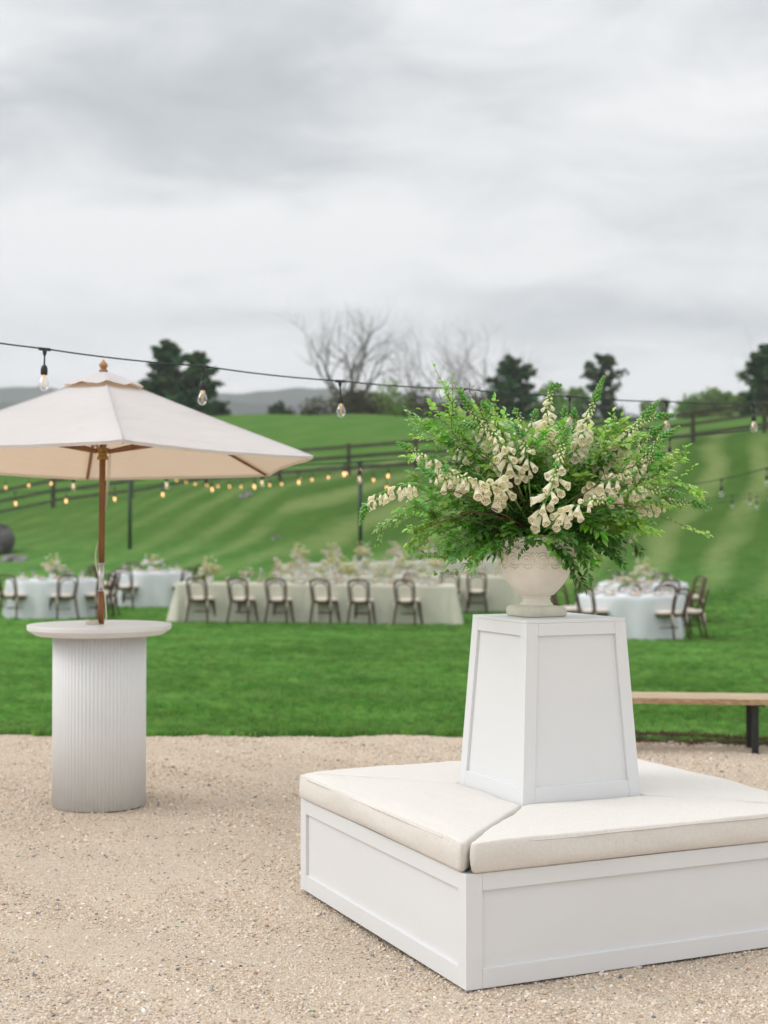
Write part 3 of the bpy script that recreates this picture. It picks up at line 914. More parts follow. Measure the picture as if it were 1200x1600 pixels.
bushy(496, 108, 8.4, 616, 80, 'low brown scrub left of the large bare trunk', 44, 'scrub_leaf', 900, 'bush', 'bush', 'bushes along the crest')
bushy(656, 112, 8.2, 600, 96, 'low green brush between the bare trees', 45, 'scrub_leaf', 1500, 'bush', 'bush', 'bushes along the crest')
bushy(735, 118, 8.0, 602, 110, 'dark scrub below the forked bare tree', 46, 'scrub_leaf', 1800, 'bush', 'bush', 'bushes along the crest')
for i_, (a, tp, wd, Y, lab) in enumerate([
        (862, 594, 60, 150, 'soft green tree between the round cedar and the ragged cedar'),
        (902, 598, 46, 152, 'soft green tree joined to the left side of the ragged cedar'),
        (1012, 604, 30, 240, 'faint pale tree just right of the ragged cedar'),
        (1036, 600, 26, 250, 'second faint pale tree right of the ragged cedar'),
        (1082, 606, 44, 170, 'low green treetop under the middle string light on the right'),
        (1112, 598, 48, 172, 'broad light green treetop left of the last fence post'),
        (1136, 602, 36, 175, 'light green treetop near the right cedar'),
        (1160, 604, 34, 150, 'yellow green treetop touching the dark cedar at the right edge')]):
    bushy(a, Y, 6.5 if Y < 200 else 3, tp - 14, wd * 1.6, lab, 60 + i_, 'spring_leaf', 2600, hw=.75)

# ------------------------------------------------------------------ rocks
def rock(name, px, py, Y, w, h, label, material, seed, grp=None):
    p = at(px, py, Y)
    me = rock_mesh(seed, material, 4, .5, 1.0)
    for v_ in me.vertices:
        v_.co += Vector((1, 1, 1)) * 0.06 * mnoise.noise(v_.co * 5)
        v_.co.x *= w / 2; v_.co.y *= w / 2; v_.co.z = v_.co.z * h
    o = link(name, me, None, (p.x, Y, gz(p.x, Y) - h * .12))
    o.rotation_euler.z = seed
    return tag(o, label, 'rock', grp)
rock('boulder', -18, 820, 47, 2.0, 1.22, 'large dark leaning boulder on the slope at the left edge', 'rock_dark', 3, 'rocks on the slope')
rock('rock', 22, 862, 44, .85, .24, 'low grey rock on the grass below the dark boulder', 'rock_grey', 5, 'rocks on the slope')
rock('rock', 386, 785, 52, .5, .16, 'small flat grey stone on the slope below the amber lights', 'rock_grey', 7, 'rocks on the slope')
rock('rock', 430, 840, 45, .32, .12, 'tiny pale stone low on the slope above the long tables', 'rock_grey', 8, 'rocks on the slope')

# ------------------------------------------------------------------ rail fence along the hillside
posts = []
for a, Y in [(-270, 60.0), (-150, 59.2), (-35, 58.4), (83, 57.5), (205, 56.6), (322, 55.6), (437, 54.5), (545, 53.3), (650, 52.8), (755, 52.6), (865, 52.6), (975, 52.8), (1083, 53.0), (1195, 53.2), (1305, 53.4), (1415, 53.6)]:
    X = (a - 600) / F * Y
    posts.append(Vector((X, Y, gz(X, Y))))
fence = thing('rail_fence', 'weathered three rail wooden fence running up and across the grassy hill', 'fence', posts[0])
o0 = posts[0]
PM = MB(); PM.box((0, 0, .54), (.14, .14, 1.26)); pm = PM.mesh('post', 'post_wood')
for p in posts:
    o = link('post', pm, fence, p - o0)
for a, b in zip(posts[:-1], posts[1:]):
    for h in (.26, .66, 1.06):
        d = b - a
        jj = rnd.uniform(-.025, .025)
        mb = MB()
        nrm = Vector((-d.y, d.x, 0)).normalized() * -.10
        P = []
        for y_ in (0, .045):
            for q, z in ((a, -.065), (b, -.065), (b, .065), (a, .065)):
                P.append(q - a + Vector((0, 0, h + z + jj)) - Vector((0, 0, 0)) + nrm * (1 + y_ / .05 * .4) )
        mb.hexa(P)
        mb.build('rail', 'post_wood', fence, a - o0)

# ------------------------------------------------------------------ haze
hz = MB(); hz.box((0, 900, 120), (2600, 1960, 280))
hm = bpy.data.materials.new('haze_air'); hm.use_nodes = True
t = NT(hm.node_tree)
pvn = t.n('ShaderNodeVolumePrincipled')
pvn.inputs['Color'].default_value = (0.93, 0.97, 1.0, 1)
pvn.inputs['Density'].default_value = 0.00042
pvn.inputs['Anisotropy'].default_value = 0.0
o_ = t.n('ShaderNodeOutputMaterial'); t.set(o_.inputs['Volume'], pvn.outputs[0])
MATS['haze_air'] = hm
tag(hz.build('haze', 'haze_air'), kind='stuff')

# ================================================================== island seat (square upholstered bench round a pedestal)
YAW = 0.4228
NC = Vector((0.2678, 4.7327, 0)); SB = 1.5074; HB = 0.389
U = Vector((math.cos(YAW), math.sin(YAW), 0)); W_ = Vector((-math.sin(YAW), math.cos(YAW), 0))
CB = NC + (U + W_) * SB / 2
Z1, Z2, PBW, PTW = 0.4961, 1.1736, 0.5185, 0.4361

def side_frames(half_b, half_t, z0, z1, stile, top, bot, depth, panel_in):
    """(stiles, rails, panels) of one face lying towards -Y in local axes; half widths at bottom and top"""
    H = z1 - z0; sl = (half_t - half_b) / H
    def P(s, z, dd):      # s: offset from centre; dd: depth inward from the sloping face
        hw = half_b + sl * (z - z0)
        return Vector((s, -(hw) + dd, z))
    hw = lambda z: half_b + sl * (z - z0)
    def piece(s_bl, s_br, s_tr, s_tl, za, zb, d0, d1, il=0, ir=0):
        o = [P(s_bl, za, d0), P(s_br, za, d0), P(s_tr, zb, d0), P(s_tl, zb, d0)]
        n_ = [P(s_bl + il, za, d1), P(s_br - ir, za, d1), P(s_tr - ir, zb, d1), P(s_tl + il, zb, d1)]
        m_ = MB(); m_.hexa(o + n_); return m_
    g = .0012
    st = [piece(-hw(z0), -hw(z0) + stile, -hw(z1) + stile, -hw(z1), z0, z1, 0, depth, depth, 0),
          piece(hw(z0) - stile, hw(z0), hw(z1), hw(z1) - stile, z0, z1, 0, depth, 0, depth)]
    za, zb = z0, z0 + bot
    rl = [piece(-hw(za) + stile + g * .3, hw(za) - stile - g * .3, hw(zb) - stile - g * .3, -hw(zb) + stile + g * .3, za, zb, .0006, depth)]
    za, zb = z1 - top, z1
    rl.append(piece(-hw(za) + stile + g * .3, hw(za) - stile - g * .3, hw(zb) - stile - g * .3, -hw(zb) + stile + g * .3, za, zb, .0006, depth))
    za, zb = z0 + bot - .004, z1 - top + .004
    pn_ = [piece(-hw(za) + stile - .004, hw(za) - stile + .004, hw(zb) - stile + .004, -hw(zb) + stile - .004, za, zb, panel_in, panel_in + .006)]
    return st, rl, pn_
def rz_(k): return k * PI / 2
def bevel(o, wd=.0015, seg=2):
    b = o.modifiers.new('bevel', 'BEVEL'); b.width = wd; b.segments = seg; b.limit_method = 'ANGLE'

seat = thing('island_seat', 'square white panelled seating base under linen cushions on the gravel', 'bench', CB, YAW)
for k in range(4):
    st, rl, pn_ = side_frames(SB / 2, SB / 2, .012, HB, .060, .058, .065, .018, .0125)
    for m_, nm in [(a, 'stile') for a in st] + [(a, 'rail') for a in rl] + [(a, 'panel') for a in pn_]:
        o = m_.build(nm, 'white_paint', seat); o.rotation_euler.z = rz_(k)
        if nm != 'panel': bevel(o)
mb = MB(); mb.box((0, 0, HB - .012), (SB - .042, SB - .042, .018)); mb.build('deck', 'white_paint', seat)
for i in (-1, 1):
    for j in (-1, 1):
        mb = MB(); mb.box((i * (SB / 2 - .08), j * (SB / 2 - .08), .008), (.06, .06, .034)); mb.build('foot', 'black_rubber', seat)

ped = thing('flower_pedestal', 'tapered white panelled pedestal rising from the middle of the square seat', 'pedestal', CB + Vector((0, 0, HB)), YAW)
zt_ = Z2 - .013
hb_ = PBW / 2 + (PBW - PTW) / 2 / (Z2 - Z1) * (Z1 - HB)
ht_ = PTW / 2 + (PBW - PTW) / 2 / (Z2 - Z1) * .013
for k in range(4):
    st, rl, pn_ = side_frames(hb_, ht_, .001, zt_ - HB, .050, .047, .055 + Z1 - HB, .018, .012)
    for m_, nm in [(a, 'stile') for a in st] + [(a, 'rail') for a in rl] + [(a, 'panel') for a in pn_]:
        o = m_.build(nm, 'white_paint', ped); o.rotation_euler.z = rz_(k)
        if nm != 'panel': bevel(o)
mb = MB(); mb.box((0, 0, Z2 - HB - .0064), (2 * ht_, 2 * ht_, .0128)); bevel(mb.build('top_board', 'white_paint', ped))

# cushions
def cushion(k, label, seed, lift=0.0):
    so_, si_ = SB / 2 + .012, hb_ + .002
    g = .006
    # trapezoid with its outer edge towards -Y
    out = [Vector((-so_ + .016, -so_, 0)), Vector((so_ - .016, -so_, 0)), Vector((si_ - g, -si_, 0)), Vector((-si_ + g, -si_, 0))]
    h = Z1 - HB - .006
    nper = [56, 26, 20, 26]
    per = []
    rad = .022
    for i in range(4):
        a, b = out[i], out[(i + 1) % 4]
        for j in range(nper[i]): per.append(a.lerp(b, j / nper[i]))
    # round the plan corners
    for _ in range(1):
        per = [per[i] * .5 + (per[i - 1] + per[(i + 1) % len(per)]) * .25 for i in range(len(per))]
    n_ = len(per)
    c = sum(out, Vector()) / 4
    nrm = []
    for i in range(n_):
        d = (per[(i + 1) % n_] - per[i - 1]).normalized(); nrm.append(Vector((d.y, -d.x, 0)))
    rings = [(-.030, .000), (-.008, .001), (0.001, .010), (.005, .030), (.006, h * .5), (.004, h - .022), (.0005, h - .008), (-.002, h - .0015), (-.006, h + .0012), (-.014, h + .0025)]
    V = []; r_ = random.Random(seed)
    def inset(i, off):
        d = c - per[i]; d.z = 0
        return per[i] + d.normalized() * (-off) * 1.25
    for off, z in rings:
        for i in range(n_):
            p = per[i]
            q = Vector((p.x * 3.1 + seed, p.y * 3.1, z * 8))
            wob = mnoise.noise(q) * .008 + mnoise.noise(q * 4) * .0034
            sag = -.006 * max(0, 1 - abs(abs(per[i].x) - so_) / .12) * (z / h) if abs(per[i].y + so_) < .05 else 0
            p = inset(i, off) if off < 0 else p + nrm[i] * off
            V.append(p + nrm[i] * wob * (1 if z > .002 else 0) + Vector((0, 0, z + (wob * .6 + sag if z > .01 else 0))))
    m_ = 16
    for s in range(1, m_):
        f = 1 - s / m_
        for i in range(n_):
            b = inset(i, -.014)
            p = c + (b - c) * f
            edge = min(1, (1 - f) * 3.5)
            z = h + .0025 + .007 * edge + .008 * mnoise.noise(Vector((p.x * 3.3 + seed, p.y * 3.3, 0))) * edge + .0018 * mnoise.noise(Vector((p.x * 13 + seed, p.y * 13, 4))) * edge
            V.append(Vector((p.x, p.y, z)))
    V.append(Vector((c.x, c.y, h + .014)))
    nr = len(rings) + m_ - 1
    Fs = []
    for j in range(nr - 1):
        for i in range(n_):
            i2 = (i + 1) % n_
            Fs.append((j * n_ + i, j * n_ + i2, (j + 1) * n_ + i2, (j + 1) * n_ + i))
    l0 = (nr - 1) * n_
    for i in range(n_): Fs.append((l0 + i, l0 + (i + 1) % n_, nr * n_))
    Fs.append(tuple(range(n_))[::-1])
    mb = MB(); mb.add(V, Fs, True)
    o = mb.build('seat_cushion', 'woven_linen', None, CB + Vector((0, 0, HB + .003 + lift)))
    o.rotation_euler.z = YAW + rz_(k)
    tag(o, label, 'cushion', 'linen cushions on the square seat')
    # welt seam along the upper outer edge
    sm = MB()
    pts = [per[i] + nrm[i] * .0028 + Vector((0, 0, h - .010 + mnoise.noise(Vector((per[i].x * 4 + seed, 0, 0))) * .003)) for i in range(4, 52)]
    sm.tube(pts, .0022, 5)
    sm.build('seam', 'woven_linen', o)
    return o
cushion(0, 'long front cushion running to the right edge of the view, facing the gravel', 3)
cushion(3, 'left front cushion meeting the front one at the nearest corner of the seat', 9, .001)
cushion(2, 'rear left cushion seen as a thin sliver behind the pedestal', 15)
cushion(1, 'rear right cushion beyond the pedestal towards the wooden bench', 21)

# ================================================================== urn
UC = Vector((0.601, 5.725, Z2 + .001))
pxm = 5.725 / F
def uz(y): return at(841, y, 5.725).z - UC.z
urn = thing('stone_urn', 'cream stone garden urn with scrollwork standing on the pedestal', 'urn', UC, YAW)
prof = [(.001, uz(944)), (.064, uz(946.5)), (.066, uz(944)), (.063, uz(942)), (.057, uz(940.5)), (.0565, uz(938)), (.053, uz(936.5)), (.052, uz(935)), (.056, uz(934)), (.0565, uz(932.5)), (.054, uz(931)),
        (.070, uz(929)), (.086, uz(922)), (.104, uz(914)), (.121, uz(904)), (.133, uz(894)), (.142, uz(884)), (.149, uz(874)), (.154, uz(865)), (.158, uz(857)), (.161, uz(850)), (.168, uz(847)), (.173, uz(844)), (.173, uz(840)), (.168, uz(838)), (.160, uz(839)), (.154, uz(846)), (.14, uz(862)), (.001, uz(864))]
mb = MB(); mb.lathe(prof, 64); mb.build('bowl', 'stone_urn', urn)
mb = MB()
hp = .0865
rings = [(hp - .004, 0), (hp, .004), (hp + .001, .024), (hp - .002, .034), (hp - .008, .040), (hp - .018, .0425), (.064, .0445), (.062, .0475), (.001, .048)]
V = []
for r_, z in rings:
    for i in range(4):
        for j in range(6):
            t_ = j / 6
            a = [(-1, -1), (1, -1), (1, 1), (-1, 1)][i]; b = [(-1, -1), (1, -1), (1, 1), (-1, 1)][(i + 1) % 4]
            x, y = a[0] + (b[0] - a[0]) * t_, a[1] + (b[1] - a[1]) * t_
            if r_ < .07: l_ = math.hypot(x, y); x, y = x / l_, y / l_
            V.append((x * r_, y * r_, z))
Fs = [(j * 24 + i, j * 24 + (i + 1) % 24, (j + 1) * 24 + (i + 1) % 24, (j + 1) * 24 + i) for j in range(len(rings) - 1) for i in range(24)]
Fs.append(tuple(range(24))[::-1]); Fs.append(tuple(8 * 24 + i for i in range(24)))
mb.add(V, Fs, True); o = mb.build('plinth', 'urn_plinth', urn)
# scrollwork in relief
bp = [(r, z) for r, z in prof[11:21]]
assert bp == sorted(bp)
def bowl_pt(t_, z, off=0.0):
    r = np.interp(z, [b[1] for b in bp], [b[0] for b in bp]) + off
    return Vector((r * math.cos(t_), r * math.sin(t_), z))
def relief(curve, rad):
    sm = MB(); n_ = len(curve)
    sm.tube([bowl_pt(a, z, .0004) for a, z in curve], [rad * (.45 + .55 * math.sin(PI * min(1, (i + .4) / n_))) for i in range(n_)], 6)
    return sm
for q in range(8):
    t0 = R(-90) - YAW + R(-8) + q * R(45)
    for sgn in (-1, 1):
        zc_ = uz(875)
        def pt(u, v): return (t0 + sgn * u / .134, zc_ + v)
        mb = MB()
        sp_ = [pt(.027 + .017 * (1 - s / 22) * math.cos(s * .62 + 2.4), .006 + .017 * (1 - s / 22) * math.sin(s * .62 + 2.4)) for s in range(21)]
        mb_ = relief(sp_, .0056); mb.add(mb_.v, mb_.f, True)
        for cv_ in ([pt(.002, -.014), pt(.006, .004), pt(.014, .022), pt(.028, .0275), pt(.042, .020), pt(.050, .006)],
                    [pt(.004, -.020), pt(.014, -.030), pt(.028, -.034), pt(.042, -.027), pt(.051, -.012)],
                    [pt(.010, -.012), pt(.018, -.019), pt(.030, -.021), pt(.040, -.015)],
                    [pt(.002, .018), pt(.006, .026), pt(.011, .030)],
                    [pt(.034, .012), pt(.041, .006), pt(.044, -.004)], [pt(.020, -.004), pt(.026, -.010), pt(.035, -.009)]):
            cc = spline([Vector((a, b, 0)) for a, b in cv_], 4)
            m2 = relief([(p.x, p.y) for p in cc], .0050); mb.add(m2.v, m2.f, True)
        mb.build('scroll', 'stone_urn', urn)

# ================================================================== fluted cocktail table and parasol
TC = at(155, 1258, 8.0); TC.z = 0
tab = thing('cocktail_table', 'tall round white cocktail table with fluted drum base on gravel', 'table', TC)
NF = 76
def flute(r, z, t_):
    return r - .0055 * (abs(math.cos(t_ * NF / 2)) ** .6 < .55) * 1.0 if r > .2 else r
n_ = NF * 8
mb = MB()
def fl(r, z, t_):
    ph = (t_ * NF / (2 * PI)) % 1
    return r * 1.0 - .0062 * (1 - math.sqrt(max(0, 1 - (2 * abs(ph - .5)) ** 2.2)))
mb.lathe([(.254, .012), (.254, .50), (.254, .945)], n_, smooth=True, rfun=fl, cap=True)
mb.build('fluted_drum', 'table_laminate', tab)
mb = MB(); mb.lathe([(.22, .0), (.235, .0), (.235, .013), (.22, .013)], 48); mb.build('base_ring', 'black_rubber', tab)
mb = MB(); mb.lathe([(.24, .9445), (.345, .9445), (.387, .970), (.392, .976), (.3925, .996), (.390, 1.0), (.0, 1.0005)], 96, smooth=False)
o = mb.build('tabletop', 'table_laminate', tab); 
for p in o.data.polygons: p.use_smooth = True
em = o.modifiers.new('edges', 'EDGE_SPLIT'); em.split_angle = R(25)

umb = thing('market_umbrella', 'large cream canvas parasol on a brown wooden pole above the cocktail table', 'umbrella', TC + Vector((.006, 0, 1.0)))
umb.rotation_euler = (R(-2.2), 0, 0)
z0 = -1.0      # local z = world z - 1
mb = MB(); mb.tube([(0, 0, .001), (0, 0, .182)], .0172, 20); mb.build('pole', 'umbrella_wood', umb)
mb = MB(); mb.tube([(0, 0, .334), (0, 0, .9), (0, 0, 1.42)], .0172, 20); mb.build('pole', 'umbrella_wood', umb)
mb = MB(); mb.tube([(0, 0, .180), (0, 0, .338)], .0150, 20); mb.tube([(0, 0, .181), (0, 0, .187)], .0185, 20); mb.tube([(0, 0, .330), (0, 0, .336)], .0185, 20); mb.build('sleeve', 'steel', umb)
mb = MB(); mb.lathe([(.010, 1.395), (.022, 1.40), (.025, 1.408), (.016, 1.416), (.014, 1.420), (.021, 1.427), (.0245, 1.437), (.020, 1.447), (.010, 1.459), (.002, 1.470)], 20); mb.build('finial', 'finial_wood', umb)
A0 = R(-90 + 15.5)
RC = 1.225
def rim_pt(k, f=1.0): a = A0 + k * PI / 3; return Vector((math.cos(a) * RC * f, math.sin(a) * RC * f, 0))
ZT, ZR = 1.380, .898
def canopy_z(f, s):   # f radial 0..1, s 0..1 across panel
    z = ZT + (ZR - ZT) * (f ** 1.04) 
    sag = math.sin(PI * s) 
    return z - .010 * sag * f * (1 - f * .5) - .020 * math.sin(PI * f) * .5
mb = MB(); NR, NS = 22, 16
for k in range(6):
    a, b = rim_pt(k), rim_pt(k + 1)
    V = []
    for i in range(NR + 1):
        f = .06 + .94 * i / NR
        for j in range(NS + 1):
            s = j / NS
            p = a.lerp(b, s) * f
            p *= 1 - .045 * math.sin(PI * s) * f
            z = canopy_z(f, s)
            z += .0035 * mnoise.noise(Vector((p.x * 5, p.y * 5, k))) * math.sin(PI * s)
            if j in (0, NS): z += .004
            V.append((p.x, p.y, z))
    Fs = [(i * (NS + 1) + j, i * (NS + 1) + j + 1, (i + 1) * (NS + 1) + j + 1, (i + 1) * (NS + 1) + j)[::-1] for i in range(NR) for j in range(NS)]
    m2 = MB(); m2.add(V, Fs, True)
    last = V[-(NS + 1):]; hv = last + [(x * .996, y * .996, z - .016) for x, y, z in last]
    m2.add(hv, [(j, NS + 1 + j, NS + 2 + j, j + 1) for j in range(NS)], True)
    m2.build('canopy_panel', 'canopy_canvas', umb)
    sm = MB(); sm.tube([rim_pt(k, .06 + .94 * i / 10) * 1.0 + Vector((0, 0, canopy_z(.06 + .94 * i / 10, 0) + .005)) for i in range(11)], .0032, 5); sm.build('seam', 'canopy_canvas', umb)
# vent cap
V = []; CR = .225
NCP = 96
for i in range(9):
    f = i / 8
    for j in range(NCP):
        t_ = 2 * PI * j / NCP
        hx = math.cos(PI / 6) / math.cos(((t_ - A0) % (PI / 3)) - PI / 6)
        r = CR * hx * f * 1.06 + .004
        z = 1.402 - .085 * f ** 1.25 - (.006 * abs(math.sin((t_ - A0) * 9)) * (f > .93)) + .006 * math.sin((t_ - A0) * 9 + 1) * f ** 4
        V.append((r * math.cos(t_), r * math.sin(t_), z))
Fs = [(i * NCP + j, (i + 1) * NCP + j, (i + 1) * NCP + (j + 1) % NCP, i * NCP + (j + 1) % NCP)[::-1] for i in range(8) for j in range(NCP)]
mb = MB(); mb.add(V, Fs, True); mb.build('vent_cap', 'canopy_canvas', umb)
hubz = .955
for k in range(6):
    e1 = rim_pt(k, .975); a = A0 + k * PI / 3
    d = Vector((math.cos(a), math.sin(a), 0))
    mb = MB()
    pts = [d * .03 + Vector((0, 0, canopy_z(.06, 0) - .022)), d * RC * .5 + Vector((0, 0, canopy_z(.5, 0) - .022)), e1 + Vector((0, 0, canopy_z(.975, 0) - .018))]
    mb.tube(pts, [.010, .011, .009], 4, smooth=False); rb = mb.build('rib', 'umbrella_wood', umb)
    mb = MB(); mb.tube([d * .035 + Vector((0, 0, hubz)), d * RC * .56 + Vector((0, 0, canopy_z(.56, 0) - .030))], .0105, 4, smooth=False); mb.build('strut', 'umbrella_wood', umb)
mb = MB(); mb.lathe([(.018, hubz - .045), (.030, hubz - .045), (.030, hubz - .030), (.024, hubz - .024), (.024, hubz - .010), (.040, hubz - .004), (.040, hubz + .018), (.018, hubz + .022)], 12, smooth=False); mb.build('hub', 'brass', umb)
mb = MB(); mb.lathe([(.018, ZT - .07), (.038, ZT - .07), (.038, ZT - .03), (.018, ZT - .02)], 12, smooth=False); mb.build('top_hub', 'umbrella_wood', umb)
mb = MB()
def L(px, py, dyy=-.035): q = at(px, py, 8.0 + dyy); return q - Vector((TC.x + .006, 8.0, 1.0))
mb.tube(spline([L(168, 712), L(167, 740), L(163, 790, .03), L(158, 830, .035), L(150, 856, .0), L(148.5, 875, -.03), L(151.5, 893, -.04), L(157, 910, -.045), L(163, 928, -.05), L(165.5, 950, -.07), L(166, 966, -.10), L(163, 972.5, -.11)], 6), .0038, 6)
mb.tube(spline([L(171, 700, .02), L(170, 740, .0), L(165, 790, .02)], 6), .0022, 5)
for i_ in range(3):
    c0 = Vector((-.035 - .004 * i_, -.06 + .006 * i_, .007 + .007 * i_))
    mb.tube([c0 + Vector((math.cos(t_) * .034, math.sin(t_) * .024, .002 * math.sin(2 * t_ + i_))) for t_ in np.linspace(0, 6.4, 22)], .0040, 6)
mb.build('pull_cord', 'cord', umb)

# ================================================================== plank bench on the right
bz = at(1174, 1100, 9.72)
bench = thing('plank_bench', 'low plank bench of weathered wood on black legs along the lawn edge', 'bench', (0, 0, 0))
x0b, x1b = .80, 3.35
def by(x): return 9.90 - .115 * (x - 1.69)        # front edge
ang = math.atan(-.115)
bench.location = (x0b, by(x0b), 0); bench.rotation_euler.z = ang
Lb = (x1b - x0b) / math.cos(ang)
for j in range(3):
    mb = MB(); mb.box((Lb / 2, .062 + j * .131, .340 + .020), (Lb, .125, .040))
    o = mb.build('plank', 'bench_wood', bench); bevel(o, .003)
mb = MB(); mb.box((Lb / 2, -.0025, .3585), (Lb - .002, .003, .036)); mb.build('edge_board', 'bench_edge', bench)
for xl in (.47, 1.725):
    mb = MB(); mb.box((xl, .055, .165), (.042, .05, .33)); mb.box((xl, .195, .334), (.12, .34, .010)); mb.box((xl, .335, .165), (.042, .05, .33))
    mb.box((xl, .055, .006), (.055, .09, .012)); mb.box((xl, .335, .006), (.055, .09, .012))
    o = mb.build('leg', 'black_metal', bench); bevel(o, .002)
    for sx in (-.055, .055):
        mb = MB(); mb.tube([(xl + sx, .03, .322), (xl + sx, .03, .332)], .006, 6); mb.build('bolt', 'black_metal', bench)

# ================================================================== dining tables on the lawn
def hem_noise(a, k): return mnoise.noise(Vector((a * 1.7, k * 3.1, 0)))
def round_cloth(Rt, H, seed):
    mb = MB(); n_ = 144; V = []
    prof_ = [(0, H), (Rt * .5, H), (Rt - .03, H), (Rt - .008, H - .003), (Rt + .004, H - .014)] + [(Rt + .006, H - .014 - (H - .014) * (i / 12)) for i in range(1, 13)]
    rr = random.Random(seed); fo = [(rr.choice((7, 9, 11, 13)), rr.uniform(0, 6.28), rr.uniform(.3, 1)) for _ in range(5)]
    for j, (r, z) in enumerate(prof_):
        dn = max(0, (H - .014 - z) / H)
        for k in range(n_):
            t_ = 2 * PI * k / n_
            w_ = sum(a_ * math.sin(f_ * t_ + p_) for f_, p_, a_ in fo) / 2.2
            rr_ = r + dn ** .7 * (.040 + .048 * w_ + .012 * mnoise.noise(Vector((t_ * 4, seed, 0))))
            V.append((rr_ * math.cos(t_), rr_ * math.sin(t_), max(z, .004) + (.0 if j > 2 else 0)))
    Fs = [(i * n_ + k, i * n_ + (k + 1) % n_, (i + 1) * n_ + (k + 1) % n_, (i + 1) * n_ + k)[::-1] for i in range(len(prof_) - 1) for k in range(n_)]
    mb.add(V, Fs, True)
    return mb
def long_cloth(Lx, Dy, H, seed, breaks=()):
    """cloth over a long table centred on the origin; folds gather at the corners and at the joins between cloths"""
    n_ = 0; per = []
    def seg(a, b, m_):
        for i in range(m_): per.append(Vector(a).lerp(Vector(b), i / m_))
    x, y = Lx / 2, Dy / 2
    seg((-x, -y, 0), (x, -y, 0), 150); seg((x, -y, 0), (x, y, 0), 26); seg((x, y, 0), (-x, y, 0), 150); seg((-x, y, 0), (-x, -y, 0), 26)
    n_ = len(per); V = []
    rows_ = 14
    for j in range(rows_ + 1):
        dn = j / rows_
        for i, p in enumerate(per):
            d = (per[(i + 1) % n_] - per[i - 1]).normalized(); nr_ = Vector((d.y, -d.x, 0))
            cor = math.exp(-((abs(p.x) - x) ** 2 + (abs(p.y) - y) ** 2) / .05)
            jn = sum(math.exp(-((p.x - b_) / .22) ** 2) for b_ in breaks)
            o = .012 * dn + cor * dn * .14 + .020 * dn * math.sin(p.x * 9 + seed) * mnoise.noise(Vector((p.x, 3, seed))) * 2 + .030 * dn * mnoise.noise(Vector((p.x * 2.2 + seed, p.y * 2.2, dn * .6)))
            o += jn * dn * (.055 * math.sin(p.x * 34) + .05) + cor * dn * .05 * math.sin(i * 1.1)
            q = p + nr_ * o
            V.append((q.x, q.y, H - .006 - (H - .010) * dn if dn > 0 else H - .004))
    c0 = len(V)
    for p in per: V.append((p.x * (1 - .012), p.y * .98, H))
    mb = MB()
    Fs = [(j * n_ + i, (j + 1) * n_ + i, (j + 1) * n_ + (i + 1) % n_, j * n_ + (i + 1) % n_) for j in range(rows_) for i in range(n_)]
    Fs += [(i, (i + 1) % n_, c0 + (i + 1) % n_, c0 + i) for i in range(n_)]
    Fs.append(tuple(c0 + i for i in range(n_)))
    mb.add(V, Fs, True)
    return mb

# chair prototype: bentwood, back towards -Y, sitter looks to +Y
def chair_proto():
    t = thing('bentwood_chair', 'brown bentwood chair', 'chair')
    for s in (-1, 1):
        mb = MB(); mb.tube([(s * .225, -.275, 0), (s * .200, -.225, .24), (s * .180, -.190, .45), (s * .183, -.200, .50)], [.017, .021, .023, .020], 7); mb.build('leg', 'chair_wood', t)
        mb = MB(); mb.tube([(s * .205, .235, 0), (s * .185, .19, .22), (s * .165, .165, .44)], [.016, .021, .024], 7); mb.build('leg', 'chair_wood', t)
    mb = MB(); mb.tube(spline([(-.183, -.198, .47), (-.196, -.225, .62), (-.198, -.268, .79), (-.165, -.290, .866), (-.085, -.298, .890), (0, -.300, .897), (.085, -.298, .890), (.165, -.290, .866), (.198, -.268, .79), (.196, -.225, .62), (.183, -.198, .47)], 4), .0205, 7); mb.build('back_frame', 'chair_wood', t)
    mb = MB(); mb.tube(spline([(-.125, -.190, .455), (-.148, -.222, .60), (-.148, -.258, .74), (-.105, -.278, .805), (0, -.284, .825), (.105, -.278, .805), (.148, -.258, .74), (.148, -.222, .60), (.125, -.190, .455)], 4), .0130, 6); mb.build('inner_hoop', 'chair_wood', t)
    mb = MB(); mb.lathe([(.15, .425), (.215, .425), (.224, .442), (.220, .462), (.15, .464)], 28, rfun=lambda r, z, a: r * (1 + .05 * math.sin(a))); mb.build('seat_frame', 'chair_wood', t)
    mb = MB(); mb.lathe([(.001, .462), (.20, .462), (.228, .472), (.230, .500), (.208, .520), (.10, .528), (.001, .529)], 28, rfun=lambda r, z, a: r * (1 + .04 * math.sin(a))); mb.build('pad', 'chair_pad', t)
    mb = MB(); mb.tube([(math.cos(a) * .150, math.sin(a) * .150 - .01, .24) for a in np.linspace(0, 2 * PI, 21)], .0075, 5, cap=False); mb.build('leg_ring', 'chair_wood', t)
    for s in (-1, 1):
        mb = MB(); mb.tube([(s * .185, -.20, .485), (s * .215, -.225, .44), (s * .205, -.235, .36), (s * .222, -.245, .30)], [.006, .012, .010, .003], 5)
        mb.build('pad_tie', 'chair_pad', t)
    return t
CHP = chair_proto(); first = [True]
def chair(x, y, rz, label, group, s=1.0):
    o = CHP if first[0] else copy_tree(CHP)
    first[0] = False
    tl = math.atan((gz(x, y + .3) - gz(x, y - .3)) / .6)
    o.location = (x, y, gz(x, y) - .006); o.rotation_euler = (tl, 0, rz) if abs(rz) < .5 else (0, 0, rz); o.scale = (s, s, s)
    return tag(o, label, 'chair', group)

